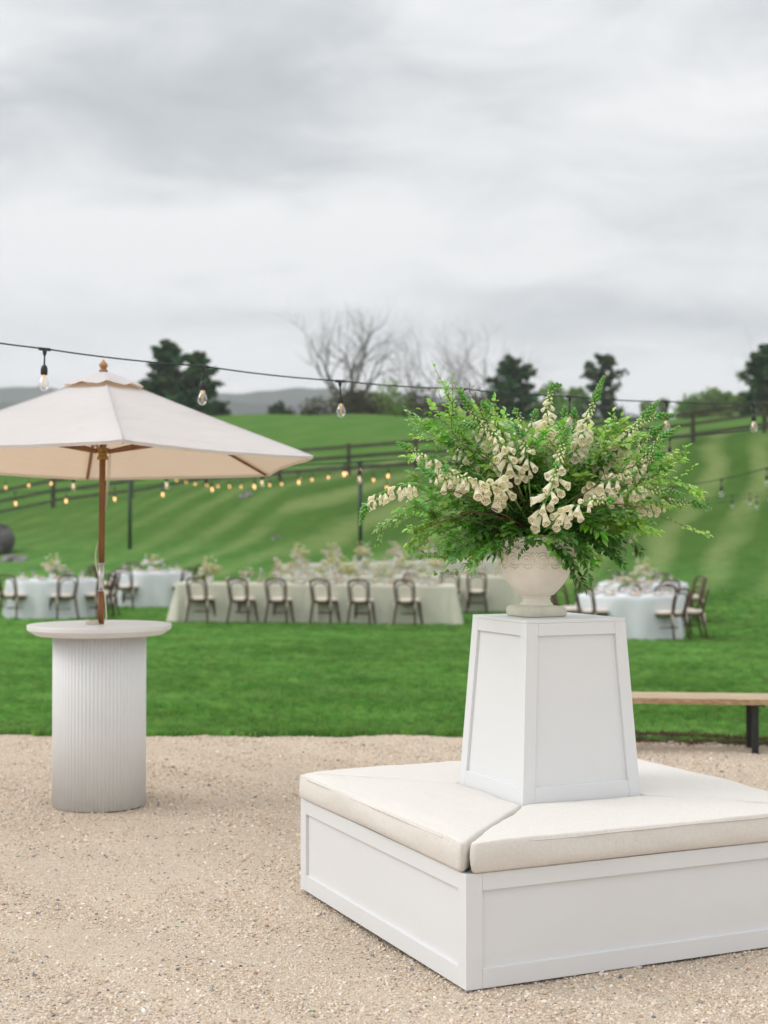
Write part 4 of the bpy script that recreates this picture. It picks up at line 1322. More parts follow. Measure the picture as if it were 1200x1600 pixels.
# tabletop things -------------------------------------------------
def bloom(mb, c, r, rr):
    """a ruffled rose-like head: a few cupped petal shells"""
    for sh in range(3):
        rs = r * (1 - sh * .28)
        for k in range(5):
            a = k * 2 * PI / 5 + sh * .6 + rr.uniform(-.2, .2)
            d = Vector((math.cos(a), math.sin(a), 0)); e_ = Vector((-math.sin(a), math.cos(a), 0))
            b = c + d * rs * .25 + Vector((0, 0, -r * .5))
            m1 = c + d * rs * .95; tp = c + d * rs * (.75 if sh else 1.15) + Vector((0, 0, r * (.45 + sh * .15)))
            mb.add([b, m1 - e_ * rs * .6, m1 + e_ * rs * .6, tp - e_ * rs * .35, tp + e_ * rs * .35], [(0, 2, 1), (1, 2, 4, 3)], True)
def centerpiece_proto(seed, tall, cols):
    rr = random.Random(seed)
    t = thing('flower_centerpiece', 'low flower centerpiece', 'flowers')
    mb = MB(); mb.lathe([(.03, 0), (.045, .01), (.055, .05), (.045, .09), (.055, .11)], 14); mb.build('vase', 'china', t)
    H = .30 if tall else .20
    lv = MB()
    for k in range(120):
        a = rr.uniform(0, 6.28); q = rr.random(); e_ = rr.uniform(-.2, 1)
        p = Vector((math.cos(a) * .19 * q ** .5, math.sin(a) * .15 * q ** .5, .10 + H * rr.random() * (1 - q * .5)))
        d = Vector((math.cos(a), math.sin(a), e_)).normalized(); s_ = rr.uniform(.02, .045); w2 = d.cross(Vector((0, 0, 1))).normalized() * s_ * .4
        lv.add([p, p + d * s_ + w2, p + d * s_ * 2, p + d * s_ - w2], [(0, 1, 2, 3)])
    lv.build('foliage', 'leaf_fresh' if tall else 'leaf_mid', t)
    for k in range(17 if tall else 12):
        a = rr.uniform(0, 6.28); q = rr.random() ** .5
        c = Vector((math.cos(a) * .20 * q, math.sin(a) * .15 * q, .10 + H * rr.uniform(.30, 1.0) * (1 - q * .45)))
        mb = MB(); bloom(mb, c, rr.uniform(.036, .060), rr); mb.build('bloom', rr.choice(cols), t)
    for k in range(7 if tall else 4):
        a = rr.uniform(0, 6.28); e_ = Vector((math.cos(a) * .17 * rr.random(), math.sin(a) * .12, .10 + H * rr.uniform(.9, 1.15)))
        mb = MB(); mb.tube([(0, 0, .1), e_ * .6, e_], .002, 3)
        bloom(mb, e_, .022, rr)
        mb.build('spray', rr.choice(cols), t)
    return t
CPP = [centerpiece_proto(1, True, ['bloom_cream', 'bloom_white', 'bloom_yellow', 'bloom_cream']), centerpiece_proto(2, False, ['bloom_blush', 'bloom_cream', 'bloom_white']),
       centerpiece_proto(3, True, ['bloom_cream', 'bloom_blush', 'bloom_white', 'bloom_cream']), centerpiece_proto(4, False, ['bloom_yellow', 'bloom_cream', 'bloom_white'])]
cpu_ = [False] * 4
def centerpiece(v_, x, y, z, s, label, grp):
    o = CPP[v_] if not cpu_[v_] else copy_tree(CPP[v_])
    cpu_[v_] = True
    o.location = (x, y, z); o.rotation_euler.z = rnd.uniform(0, 6.28); o.scale = (s, s, s)
    tag(o, label, 'flowers', grp)
mb = MB(); mb.lathe([(.05, 0), (.075, .004), (.135, .018), (.137, .020), (.07, .010), (.001, .008)], 24); PLM = mb.mesh('dinner_plate', 'china')
mb = MB(); mb.box((0, 0, .012), (.09, .20, .018)); NPM = mb.mesh('napkin', 'napkin')
mb = MB(); mb.lathe([(.036, 0), (.034, .004), (.005, .010), (.005, .07), (.022, .085), (.040, .115), (.043, .15), (.037, .185)], 14, cap=False); GBM = mb.mesh('wine_glass', 'goblet_glass')
mb = MB(); mb.lathe([(.030, 0), (.036, .006), (.040, .075), (.001, .076)], 12); CNM = mb.mesh('votive', 'amber_glass')
mb = MB(); mb.lathe([(.045, 0), (.052, .01), (.054, .19), (.020, .25), (.022, .30)], 14); BTM = mb.mesh('water_bottle', 'goblet_glass')
ORD = ['first', 'second', 'third', 'fourth', 'fifth', 'sixth', 'seventh', 'eighth', 'ninth', 'tenth', 'eleventh', 'twelfth', 'thirteenth', 'fourteenth', 'fifteenth', 'sixteenth']
def setting(x, y, z, ang, where, tail=''):
    o = link('dinner_plate', PLM, None, (x, y, z)); tag(o, 'white dinner plate' + tail + ' on the ' + where, 'plate', 'plates on the ' + where)
    o = link('napkin', NPM, None, (x, y, z + .018)); o.rotation_euler.z = ang; tag(o, 'blush napkin on a plate' + tail + ' on the ' + where, 'napkin', 'napkins on the ' + where)
    o = link('wine_glass', GBM, None, (x + .17 * math.cos(ang) - .12 * math.sin(ang) * -1, y + .17 * math.sin(ang) + .12 * math.cos(ang) * 1, z)); tag(o, 'clear stemmed glass' + tail + ' on the ' + where, 'glass', 'glasses on the ' + where)

TH_ = .765
def round_table(px, Y, zref, phis, name, grp, vcp, seed, labels):
    X = (px - 600) / F * Y; g = gz(X, Y)
    t = thing('round_table', 'round dining table under a pale grey blue cloth, ' + name, 'table', (X, Y, g), group='round tables on the lawn')
    round_cloth(.905, TH_, seed).build('tablecloth', 'cloth_round', t)
    mb = MB(); mb.lathe([(.0, .725), (.89, .725), (.89, .755), (.0, .755)], 48, smooth=False); mb.build('tabletop', 'bench_wood', t)
    mb = MB(); mb.tube([(0, 0, 0), (0, 0, .725)], .05, 8); mb.build('leg', 'black_metal', t)
    for k, (ph, lab) in enumerate(zip(phis, labels)):
        a = R(ph); rad = 1.02 + rnd.uniform(-.05, .08)
        x, y = X + math.cos(a) * rad, Y + math.sin(a) * rad
        chair(x, y, a + PI / 2 + rnd.uniform(-.22, .22), lab, grp)
    for k in range(10):
        a = k * PI / 5 + .3; x, y = X + math.cos(a) * .70, Y + math.sin(a) * .70
        setting(x, y, g + TH_ + .001, a + PI / 2 if False else a - PI / 2, name)
    centerpiece(vcp, X, Y, g + TH_ + .001, 1.15, 'cream and yellow flower centerpiece on the ' + name, 'centerpieces on the round tables')
    for k in range(3):
        a = 1 + k * 2.1
        o = link('votive', CNM, None, (X + math.cos(a) * .28, Y + math.sin(a) * .28, g + TH_ + .001)); tag(o, 'small amber votive beside the centerpiece on the ' + name, 'candle', 'votives on the ' + name)
    o = link('water_bottle', BTM, None, (X + .27, Y - .05, g + TH_ + .001)); tag(o, 'clear glass water bottle beside the centerpiece on the ' + name, 'bottle')
G = 'chairs around the round tables'
round_table(82, 29.4, 0, [-121, -66, -24, -160, 12, 36, 62, 98], 'front left round table', G, 0, 1,
            ['left of the two front bentwood chairs at the front left round table', 'middle bentwood chair with its back to the camera at the front left round table',
             'bentwood chair at the front left round table partly behind the umbrella pole', 'bentwood chair sideways at the left edge of the view', 'bentwood chair sideways at the right of the front left round table',
             'second sideways bentwood chair right of the front left round table', 'far right bentwood chair behind the front left round table', 'bentwood chair top showing behind the centerpiece of the front left round table'])
round_table(236, 33.0, 0, [-108, -37, -152, -178, -5, 35, 118], 'rear left round table', G, 3, 2,
            ['left of the two bentwood chairs facing away at the rear left round table', 'right of the two bentwood chairs facing away at the rear left round table', 'bentwood chair at the left front of the rear left round table',
             'bentwood chair sideways at the left of the rear left round table', 'bentwood chair between the rear left round table and the long table', 'large bentwood chair back behind the left end of the long front table',
             'bentwood chair top rising behind the left of the rear left round table'])
round_table(982, 25.4, 0, [-133, -58, -8, 20, 48, 150, 186, 78], 'front right round table', G, 1, 3,
            ['bentwood chair just right of the pedestal facing the front right round table', 'nearest bentwood chair with its back to the camera at the front right round table', 'bentwood chair with cream pad at the right side of the front right round table',
             'second bentwood chair at the right side of the front right round table', 'rear right bentwood chair between the two right round tables', 'bentwood chair behind the urn at the left of the front right round table',
             'bentwood chair left of the front right round table beside the pedestal top', 'bentwood chair back in front of the rear right round table'])
round_table(1004, 29.8, 0, [-74, -12, 14, 62, 100, 165], 'rear right round table', G, 0, 4,
            ['bentwood chair facing away at the rear right round table', 'tall looking bentwood chair at the right end of the rear right round table', 'far right bentwood chair beyond the rear right round table', 'bentwood chair top behind the rear right round table',
             'bentwood chair behind the flowers of the rear right round table', 'bentwood chair left of the rear right round table below the hanging leaves'])

def long_table(xa, xb, Y, name, nset, seats_front, labels, cps, breaks, seed, chairs_back=()):
    Xc = (xa + xb) / 2; L = xb - xa; g0, g1 = gz(xa, Y), gz(xb, Y); g = (g0 + g1) / 2
    t = thing('long_table', 'long dining table under a sage linen cloth, ' + name, 'table', (Xc, Y, g), group='long tables on the lawn')
    t.rotation_euler.y = -math.atan((g1 - g0) / L)
    D = 1.02
    long_cloth(L, D, TH_, seed, breaks).build('tablecloth', 'cloth_long', t)
    mb = MB(); mb.box((0, 0, .735), (L - .05, D - .05, .03)); mb.build('tabletop', 'bench_wood', t)
    for sx in (-1, 1):
        mb = MB(); mb.box((sx * (L / 2 - .4), 0, .36), (.06, D - .3, .71)); mb.build('leg', 'black_metal', t)
    zt = lambda x: g0 + (g1 - g0) * (x - xa) / L + TH_ + .001
    for (x, rz), lab in zip(seats_front, labels): chair(x + rnd.uniform(-.03, .03), Y - D / 2 - .17 + rnd.uniform(-.08, .05), rz + rnd.uniform(-.10, .10), lab, 'chairs along the ' + name)
    for i, x in enumerate(chairs_back): chair(x, Y + D / 2 + .15, PI + rnd.uniform(-.1, .1), 'bentwood chair on the far side of the %s, showing only behind its flowers' % name, 'far side chairs along the ' + name)
    for k in range(nset):
        x = xa + .45 + (L - .9) * k / (nset - 1)
        setting(x, Y - .34, zt(x), 0, name, ', %s from the left, near side,' % ORD[k]); setting(x, Y + .34, zt(x), PI, name, ', %s from the left, far side,' % ORD[k])
    pos = ['first', 'second', 'third', 'fourth', 'fifth', 'sixth', 'seventh', 'eighth']
    for k, (x, v_, s) in enumerate(cps):
        centerpiece(v_, x, Y, zt(x), s, '%s flower centerpiece from the left on the %s' % (pos[k], name), 'centerpieces on the long tables')
    for k in range(nset * 2):
        x = xa + .3 + (L - .6) * k / (nset * 2 - 1)
        o = link('votive', CNM, None, (x, Y + rnd.choice((-.15, .15)), zt(x))); tag(o, 'small amber votive candle, %s from the left on the %s' % (ORD[k], name), 'candle', 'votives on the ' + name)
    for k in range(3):
        x = xa + L * (.30 + .27 * k)
        o = link('water_bottle', BTM, None, (x, Y - .12, zt(x))); tag(o, 'clear glass water bottle, %s from the left on the %s' % (ORD[k], name), 'bottle', 'bottles on the ' + name)
    return t
YA = 28.75
fx = [(a - 600) / F * (YA - .7) for a in (317, 382, 436, 507, 568, 640)]
long_table(-4.06, 1.40, YA, 'front long table', 8, list(zip(fx, (-.34, -.38, -.34, -.36, -.34, -.30))),
           ['leftmost bentwood chair along the front of the front long table', 'second bentwood chair from the left along the front of the front long table', 'third bentwood chair from the left, left of the fold where the cloths meet',
            'fourth bentwood chair from the left, right of the fold where the cloths meet', 'fifth bentwood chair along the front of the front long table', 'rightmost bentwood chair along the front of the front long table'],
           [(-3.45, 0, 1.15), (-2.70, 1, .9), (-2.05, 2, 1.2), (-1.30, 3, 1.0), (-.70, 0, 1.2), (.02, 2, 1.0), (.75, 3, 1.05)], (-.06,), 5)
long_table(-2.35, 3.10, 32.0, 'middle long table', 8, [((747 - 600) / F * 31.3, -.08), (1.45, -.1), (.6, -.1)],
           ['bentwood chair beside the pedestal at the right of the middle long table', 'bentwood chair half hidden behind the flowers of the front long table', 'bentwood chair mostly hidden behind the front long table flowers'],
           [(-1.9, 2, 1.1), (-1.15, 0, 1.15), (-.35, 3, 1.1), (.45, 2, 1.1), (1.2, 0, 1.1), (2.0, 3, 1.1), (2.7, 2, 1.1)], (0.3,), 8)
long_table(-2.5, 3.6, 36.0, 'rear long table', 8, [], [], [(-2.1, 0, 1.15), (-1.3, 2, 1.2), (-.5, 0, 1.15), (.3, 2, 1.2), (1.1, 3, 1.2), (1.9, 0, 1.15), (2.7, 2, 1.2), (3.3, 3, 1.2)], (0.6,), 11)

# ================================================================== poles and strings of lights
def pole(px, Y, top_py, label, r=.035):
    X = (px - 600) / F * Y; g = gz(X, Y); H = at(px, top_py, Y).z - g
    t = thing('light_pole', label, 'pole', (X, Y, g), group='green poles for the string lights')
    mb = MB(); mb.tube([(0, 0, -.1), (0, 0, H)], r, 10); mb.build('shaft', 'pole_green', t)
    mb = MB(); mb.tube([(0, 0, H), (0, 0, H + .03)], r * 1.35, 10); mb.build('cap', 'pole_green', t)
    mb = MB(); mb.tube([(0, -.04, H - .05), (0, -.10, H - .06), (0, -.10, H - .12)], .008, 5); mb.build('hook', 'black_metal', t)
    return Vector((X, Y, g + H))
pA = pole(563, 39.5, 724, 'dark green pole rising behind the long tables', .060)
pB = pole(203, 46.0, 742, 'dark green pole standing on the slope behind the rear left round table', .060)

def bulb_set(fil):
    m_ = {}
    mb = MB(); mb.tube([(-.030, 0, 0), (.030, 0, 0)], .0085, 7); mb.tube([(0, 0, .004), (0, 0, -.022), (0, 0, -.034)], [.012, .010, .005], 7); mb.tube([(0, 0, -.030), (0, 0, -.082)], .0042, 6)
    mb.lathe([(.005, -.078), (.012, -.084), (.0155, -.092), (.0175, -.100), (.0175, -.128), (.0155, -.130)], 12)
    m_['socket'] = mb.mesh('socket', 'black_rubber')
    mb = MB(); mb.lathe([(.0125, -.129), (.0135, -.140), (.0215, -.158), (.0265, -.175), (.0260, -.188), (.0200, -.202), (.0100, -.209), (.001, -.211)], 16, cap=False); m_['glass'] = mb.mesh('glass', 'bulb_glass')
    mb = MB()
    if fil == 'filament_near': mb.tube([(-.005, 0, -.140), (-.0035, 0, -.190), (.0035, 0, -.190), (.005, 0, -.140)], .0014, 5); mb.tube([(0, 0, -.13), (0, 0, -.148)], .005, 6)
    elif fil == 'filament_mid': mb.tube([(0, 0, -.145), (0, 0, -.190)], .0045, 6)
    elif fil: mb.tube([(0, 0, -.142), (0, 0, -.192)], .012, 6)
    m_['fil'] = mb.mesh('filament', fil) if fil else None
    return m_
BS = {k: bulb_set(k) for k in ('filament_near', 'filament_mid', 'filament_far', None)}
def strand(label, bulbs, kind, ext=(), scale=1.0, r=.0042, sag=.010, wire='green_cable'):
    """bulbs: world points on the cable that carry a pendant; ext: extra cable points (t, point) before and after"""
    o0 = bulbs[0]
    t = thing('string_lights', label, 'string lights', o0, group='strings of garden lights')
    pts = [*[e_ for e_ in ext if e_[0] < 0], *[(i, b) for i, b in enumerate(bulbs)], *[e_ for e_ in ext if e_[0] >= 0]]
    P = []
    for (_, a), (_, b) in zip(pts[:-1], pts[1:]):
        for k in range(6):
            s = k / 6; P.append(a.lerp(b, s) - Vector((0, 0, sag * 4 * s * (1 - s))) - o0)
    P.append(pts[-1][1] - o0)
    mb = MB(); mb.tube(P, r, 6); mb.build('cable', wire, t)
    m_ = BS[kind]
    for i, b in enumerate(bulbs):
        d = bulbs[min(i + 1, len(bulbs) - 1)] - bulbs[max(0, i - 1)]
        so_ = link('socket', m_['socket'], t, b - o0 - Vector((0, 0, .002)))
        so_.rotation_euler = (rnd.uniform(-.05, .05), rnd.uniform(-.05, .05), math.atan2(d.y, d.x)); so_.scale = (scale,) * 3
        link('bulb', m_['glass'], so_)
        if m_['fil']: link('filament', m_['fil'], so_)
    return t
# near strand across the picture
d0 = 7.3
near = []
for s, (a, b) in enumerate([(70, 545), (318, 572), (531, 595), (722, 607), (890, 619), (1042, 627), (1177, 630)]):
    near.append(at(a, b, d0 * (1 + .0739 * s)))
strand('nearest string of clear bulbs on a dark green cable crossing above the umbrella and flowers', near, 'filament_near', [(-1, at(-215, 500, d0 * (1 - .0739))), (9, at(1300, 629, d0 * (1 + .0739 * 7)))])
# second strand, about 14 m off
s2 = [at(a, b, Y) for a, b, Y in [(-30, 735, 14.6), (115, 733.5, 14.4), (260, 731, 14.2), (411, 727.5, 14.0), (561, 721, 13.8), (722, 709, 13.5), (884, 696, 13.2), (1047, 683.5, 12.9), (1215, 666, 12.6)]]
strand('second string of lights with pale bulbs, dipping behind the umbrella and flowers', s2, 'filament_mid', [(-1, at(-180, 735, 14.8)), (9, at(1390, 645, 12.3))], 1.0, .006)
# right strand, unlit looking bulbs
s3 = [at(a, b, Y) for a, b, Y in [(975, 770, 20.4), (1052, 760.5, 19.6), (1127, 748.5, 18.9), (1198, 731, 18.2), (1275, 708, 17.5)]]
strand('short right hand string with two pale unlit bulbs in front of the striped hill', s3, None, [(9, at(1360, 680, 16.8))], 1.15, .006)
s4 = [at(a, b, 30) for a, b in [(1105, 779), (1144, 774.5), (1172, 771), (1203, 766)]]
strand('faint distant string with small pale bulbs low on the right', s4, None, [(-1, at(1060, 783, 30)), (9, at(1250, 760, 30))], 1.25, .006)
s4 = [at(a, b, 28) for a, b in [(1182, 775), (1245, 766)]]
strand('faint distant string end with one pale bulb, lowest on the right', s4, None, [(-1, at(1120, 786, 28)), (9, at(1300, 755, 28))], 1.2, .006)
# far amber strands
def amber(ctrl, Y, label, sc=1.35):
    B = [at(a, b - 13 * 27 / y_, y_) for (a, b), y_ in zip(ctrl, Y)]
    strand(label, B, 'filament_far', [], sc, .006)
amber([(-55, 786), (23.5, 782), (103.5, 778), (179, 775), (254, 768), (331, 760), (398, 756), (466, 749), (538, 736)], np.linspace(27, 27, 9), 'lower string of widely spaced amber bulbs passing behind the umbrella pole', 1.25)
amber([(538, 736.5), (607, 739), (676, 744)], (27, 26.5, 26), 'string of amber bulbs right of the pole above the long tables', 1.25)
amber([(-60, 762), (-25, 760), (9, 757.5), (45.5, 754), (80.5, 751), (114, 748)], np.linspace(40, 36, 6), 'string of amber bulbs at the left edge in front of the fence')
amber([(275.5, 747.5), (291, 750), (305.5, 753), (323, 754.8), (341, 756.5), (358.5, 756.8), (377, 757), (396, 755.2), (421, 754), (440, 752.5), (468, 744), (488, 745.2), (513.5, 741.5), (541, 735.5), (562, 731)],
      np.linspace(54, 36, 15), 'long receding string of closely spaced amber bulbs leading to the green pole')
amber([(562, 732.5), (583, 745.5), (604.5, 757), (628, 765)], np.linspace(38, 33, 4), 'string of amber bulbs falling to the right from the green pole')

# ================================================================== flowers in the urn
FO = Vector((.601, 5.725, uz(832) + UC.z - .03))
arr = thing('flower_arrangement', 'large airy arrangement of cream foxgloves and green branches filling the urn', 'flowers', FO)
def fp(px, py, dyy=0.0): return at(px, py, 5.725 + dyy) - FO

# bell prototypes, axis along +Z (mouth), lower lip towards -Y
def bell_mesh(name, length, w, op, seed):
    n_ = 14; V = []; prof_ = [(0, .0015), (.05, .0040), (.16, .0062 * w), (.34, .0082 * w), (.55, .0098 * w), (.74, .0112 * w), (.86, (.0122 + .0012 * op) * w), (.95, (.0126 + .0024 * op) * w), (1.0, (.0120 + .0042 * op) * w)]
    for j, (q, r) in enumerate(prof_):
        for k in range(n_):
            t_ = 2 * PI * k / n_
            lip = max(0, -math.sin(t_)) ** 1.5
            z = q * length * (1 + (.16 * lip if q > .8 else 0) * op)
            lobe_ = 1 + (.10 * math.cos(5 * t_ + 1.57) * op if q > .9 else 0)
            bel = 1 + .10 * max(0, -math.sin(t_)) * math.sin(PI * q)
            V.append((math.cos(t_) * r * lobe_, math.sin(t_) * r * .92 * bel - .003 * q * q, z))
    mb = MB()
    Fs = [(i * n_ + k, i * n_ + (k + 1) % n_, (i + 1) * n_ + (k + 1) % n_, (i + 1) * n_ + k) for i in range(len(prof_) - 1) for k in range(n_)]
    mb.add(V, Fs, True)
    return mb.mesh(name, 'foxglove_petal')
BM = [bell_mesh('flower_bell', .047, .90, 1.0, 0), bell_mesh('flower_bell', .044, .84, .75, 1), bell_mesh('flower_bell', .037, .70, .35, 2), bell_mesh('flower_bell', .027, .58, -.35, 3)]
BOP = [bell_mesh('flower_bell', .048, .98, 1.2, 4)]

def orient(d, upv):
    z = d.normalized(); y = (upv - z * upv.dot(z))
    if y.length < 1e-4: y = z.orthogonal()
    y.normalize(); x = y.cross(z)
    return Matrix((x, y, z)).transposed()
def pod(V, Fq, Tn, c, d, L, r, tv_):
    """small egg bud"""
    M = orient(d, Vector((0.1, .2, 1)))
    n_ = 5; o = len(V)
    for q, rr_ in ((0, .45), (.3, 1.0), (.7, .85), (1.0, .12)):
        for k in range(n_):
            t_ = 2 * PI * k / n_
            V.append(c + M @ Vector((math.cos(t_) * r * rr_, math.sin(t_) * r * rr_, q * L))); Tn.append(tv_)
    for i in range(3):
        for k in range(n_): Fq.append((o + i * n_ + k, o + i * n_ + (k + 1) % n_, o + (i + 1) * n_ + (k + 1) % n_, o + (i + 1) * n_ + k))
BELLS = [0]
def foxglove(ctrl, bell_from, bell_to, nb, bud_len, seed, size=1.0, face=(0, -1, -.25), width=1.0, stemr=.0042):
    """ctrl: points from the urn to the tip; bells sit between the two fractions of the length measured from the tip"""
    rr = random.Random(seed)
    bell_from *= .80; bell_to *= .84; nb = int(nb * 1.02)
    P = spline(ctrl, 10)
    cum = [0]
    for a, b in zip(P[:-1], P[1:]): cum.append(cum[-1] + (b - a).length)
    LT = cum[-1]
    def pt(dist):    # distance from the tip
        s = max(0, min(LT, LT - dist)); i = min(len(P) - 2, int(np.searchsorted(cum, s)) - 1 if s > 0 else 0); i = max(0, i)
        u = (s - cum[i]) / max(1e-6, cum[i + 1] - cum[i])
        return P[i].lerp(P[i + 1], u), (P[i + 1] - P[i]).normalized()
    st = MB(); n_ = len(P)
    st.tube(P, [stemr * (1 - .72 * (cum[i] / LT) ** 2) for i in range(n_)], 6)
    fx_ = st.build('foxglove', 'stem_green', arr)
    # tight bud tip
    V = []; Fq = []; Tn = []
    nbud = int(bud_len / .0021)
    for k in range(nbud):
        q = (k + .5) / nbud; dist = bud_len * q
        p, T = pt(dist)
        a = k * 2.39996
        N = T.orthogonal().normalized(); N.rotate(Quaternion(T, a))
        width_ = width * 1.35; rr_ = (.0028 + .0060 * q ** .8) * width_
        dd = (N * 1.0 + T * (1.0 - q * .6)).normalized()
        L = (.0045 + .0060 * q) * width_
        pod(V, Fq, Tn, p + N * rr_ * .35, dd, L + rr_ * .5, (.0024 + .0028 * q) * width_, (rr.random(), rr.random(), .25 + .5 * rr.random()))
    link('bud_tip', npmesh('bud_tip', V, Fq, 'bud_green', True, Tn), fx_)
    # opening pale buds
    V = []; Fq = []; Tn = []; SV = []; SF = []; ST = []
    mid0 = bud_len * .75; mid1 = max(bell_from * LT + .03, bud_len + .05)
    npb = int((mid1 - mid0) / .0034)
    for k in range(npb):
        q = (k + .5) / npb; dist = mid0 + (mid1 - mid0) * q
        p, T = pt(dist); a = k * 2.39996 + 1
        N = T.orthogonal().normalized(); N.rotate(Quaternion(T, a))
        N = (N + Vector((0, -.35, -.45)) * q).normalized()
        L = (.008 + .014 * q * rr.uniform(.7, 1.1)) * size
        pod(V, Fq, Tn, p + N * .005, (N + Vector((0, 0, -.2 - .5 * q))).normalized(), L, (.0026 + .0024 * q) * size, (rr.random(), rr.random(), rr.random()))
        pod(SV, SF, ST, p + N * .002, N, .006 + .003 * q, .0032 + .0012 * q, (rr.random(), rr.random(), .2 + .4 * rr.random()))
    link('pale_buds', npmesh('pale_buds', V, Fq, 'bud_pale', True, Tn), fx_)
    d0_, d1_ = bell_from * LT, bell_to * LT
    for k in range(nb):
        q = (k + .5) / nb; dist = d0_ + (d1_ - d0_) * (q + rr.uniform(-.02, .02))
        p, T = pt(dist)
        fv = Vector(face).normalized()
        side = T.cross(fv); side = side.normalized() if side.length > .1 else Vector((1, 0, 0))
        a = ((k * 2.39996) % (2 * PI)) / (2 * PI) * 2 - 1
        N = (fv * (1.0 - .75 * abs(a)) + side * a * 1.25)
        N = (N - T * N.dot(T) * .8).normalized()
        d = (N * .85 + Vector((0, 0, -.66)) + Vector((0, -.32, 0)) + Vector((rr.gauss(0, .20), rr.gauss(0, .16), rr.gauss(0, .20)))).normalized()
        grow = min(1, .50 + .95 * q)
        me = BM[3] if q < .10 else BM[2] if q < .24 else (BM[1] if rr.random() < .5 else (BM[0] if rr.random() < .6 else BOP[0]))
        s_ = size * (grow * .35 + .76) * rr.uniform(.78, 1.12)
        b = link('flower_bell', me, fx_)
        M = orient(d, N * .4 + Vector((0, -.2, 1))).to_4x4()
        M.translation = p + N * .009
        b.matrix_local = M @ Matrix.Scale(s_, 4)
        BELLS[0] += 1
        pod(SV, SF, ST, p + N * .003, (N + d * .5).normalized(), .013 * size, .0052 * size, (rr.random(), rr.random(), .2 + .5 * rr.random()))
        # bract leaflet
        A = (side * rr.choice((-1, 1)) + T * .6 + N * .5).normalized(); o = len(SV); w2 = A.cross(N).normalized() * .0035
        for v_ in (p, p + A * .009 + w2, p + A * .020, p + A * .009 - w2): SV.append(v_); ST.append((rr.random(), rr.random(), .4))
        SF.append((o, o + 1, o + 2, o + 3))
    link('calyces', npmesh('calyces', SV, SF, 'bud_green', False, ST), fx_)
    return fx_

S0 = fp(845, 838)
def FX(pts, bf, bt, nb, bl, seed, **kw):
    """pts: (px, py, depth offset) from inside the arrangement to the tip"""
    return foxglove([Vector((0, 0, .0)) * .5 + (S0 * .35 + fp(*pts[0]) * 0), *[fp(*p) for p in pts]], bf, bt, nb, bl, seed, **kw)
FX([(770, 790, -.16), (700, 765, -.20), (645, 757, -.22), (600, 768, -.22), (572, 792, -.21), (563, 820, -.20)], .10, 0.40, 22, .085, 1, face=(0, -.6, -1), size=.70)
FX([(775, 770, -.18), (720, 745, -.22), (680, 722, -.22), (648, 704, -.20), (620, 692, -.18)], .14, 0.44, 13, .065, 2, size=.85)
FX([(780, 775, -.20), (735, 758, -.26), (700, 748, -.28), (672, 742, -.27), (655, 726, -.25)], .12, 0.35, 8, .085, 3, size=.85)
FX([(800, 775, -.22), (775, 762, -.30), (745, 752, -.33), (712, 742, -.34), (690, 730, -.33)], .16, 0.55, 22, .03, 4, size=1.12, face=(.3, -1, -.3))
FX([(800, 760, -.12), (780, 712, -.17), (757, 672, -.17), (735, 640, -.16), (716, 610, -.15)], .22, 0.55, 20, .085, 5)
FX([(812, 765, -.20), (795, 720, -.26), (782, 690, -.27), (756, 668, -.26), (717, 664, -.25)], .24, 0.58, 14, .075, 6, size=1.03)
FX([(790, 770, .05), (750, 740, .08), (722, 715, .08), (703, 694, .08), (690, 668, .08)], .16, 0.35, 8, .085, 7, size=.75)
FX([(830, 760, -.05), (820, 710, -.08), (816, 670, -.08), (812, 650, -.08), (803, 640, -.08)], .14, 0.51, 17, .02, 8, size=1.0)
FX([(828, 770, -.20), (826, 730, -.25), (822, 700, -.26), (815, 682, -.26), (804, 663, -.26)], .18, 0.40, 8, .060, 9, size=.8, face=(-.5, -1, -.2))
FX([(850, 760, -.06), (848, 710, -.08), (852, 665, -.08), (857, 630, -.07), (863, 605, -.06), (877, 602, -.05)], .18, 0.58, 24, .055, 10)
FX([(880, 770, -.02), (895, 715, -.04), (913, 665, -.04), (928, 628, -.03), (944, 588, -.02)], .28, 0.58, 19, .110, 11)
FX([(870, 750, .05), (876, 700, .07), (880, 665, .08), (883, 636, .08)], .20, 0.48, 10, .04, 12, size=.85)
FX([(875, 745, .06), (890, 700, .09), (896, 665, .10), (897, 638, .10)], .26, 0.44, 7, .04, 13, size=.8)
FX([(862, 800, -.28), (868, 760, -.33), (874, 720, -.34), (880, 690, -.34), (889, 664, -.33)], .20, 0.53, 10, .080, 14, size=1.05, face=(-.35, -1, -.2), width=.95)
FX([(900, 775, -.05), (940, 730, -.08), (968, 695, -.09), (998, 660, -.08), (1029, 627, -.06)], .28, 0.60, 18, .095, 15)
FX([(905, 760, .08), (945, 710, .10), (985, 672, .11), (1020, 652, .12), (1055, 649, .12)], .28, 0.51, 12, .085, 16, size=.9)
FX([(910, 775, .0), (955, 735, .0), (985, 705, .0), (1010, 685, .0), (1038, 663, .0)], .20, 0.44, 10, .065, 17, size=.85)
FX([(915, 780, -.10), (965, 745, -.15), (1005, 715, -.16), (1030, 688, -.16), (1062, 667, -.15)], .30, 0.46, 8, .095, 18, size=.8)
FX([(915, 790, .0), (970, 765, .02), (1010, 750, .02), (1050, 728, .02)], .20, 0.44, 7, .055, 19, size=.7)
FX([(900, 800, -.12), (950, 775, -.18), (990, 765, -.19), (1030, 766, -.19), (1070, 774, -.18)], .25, 0.58, 12, .085, 20, size=.85)
FX([(910, 805, -.06), (980, 795, -.08), (1035, 787, -.08), (1075, 785, -.08), (1111, 796, -.07)], .28, 0.51, 12, .085, 21, size=.8)
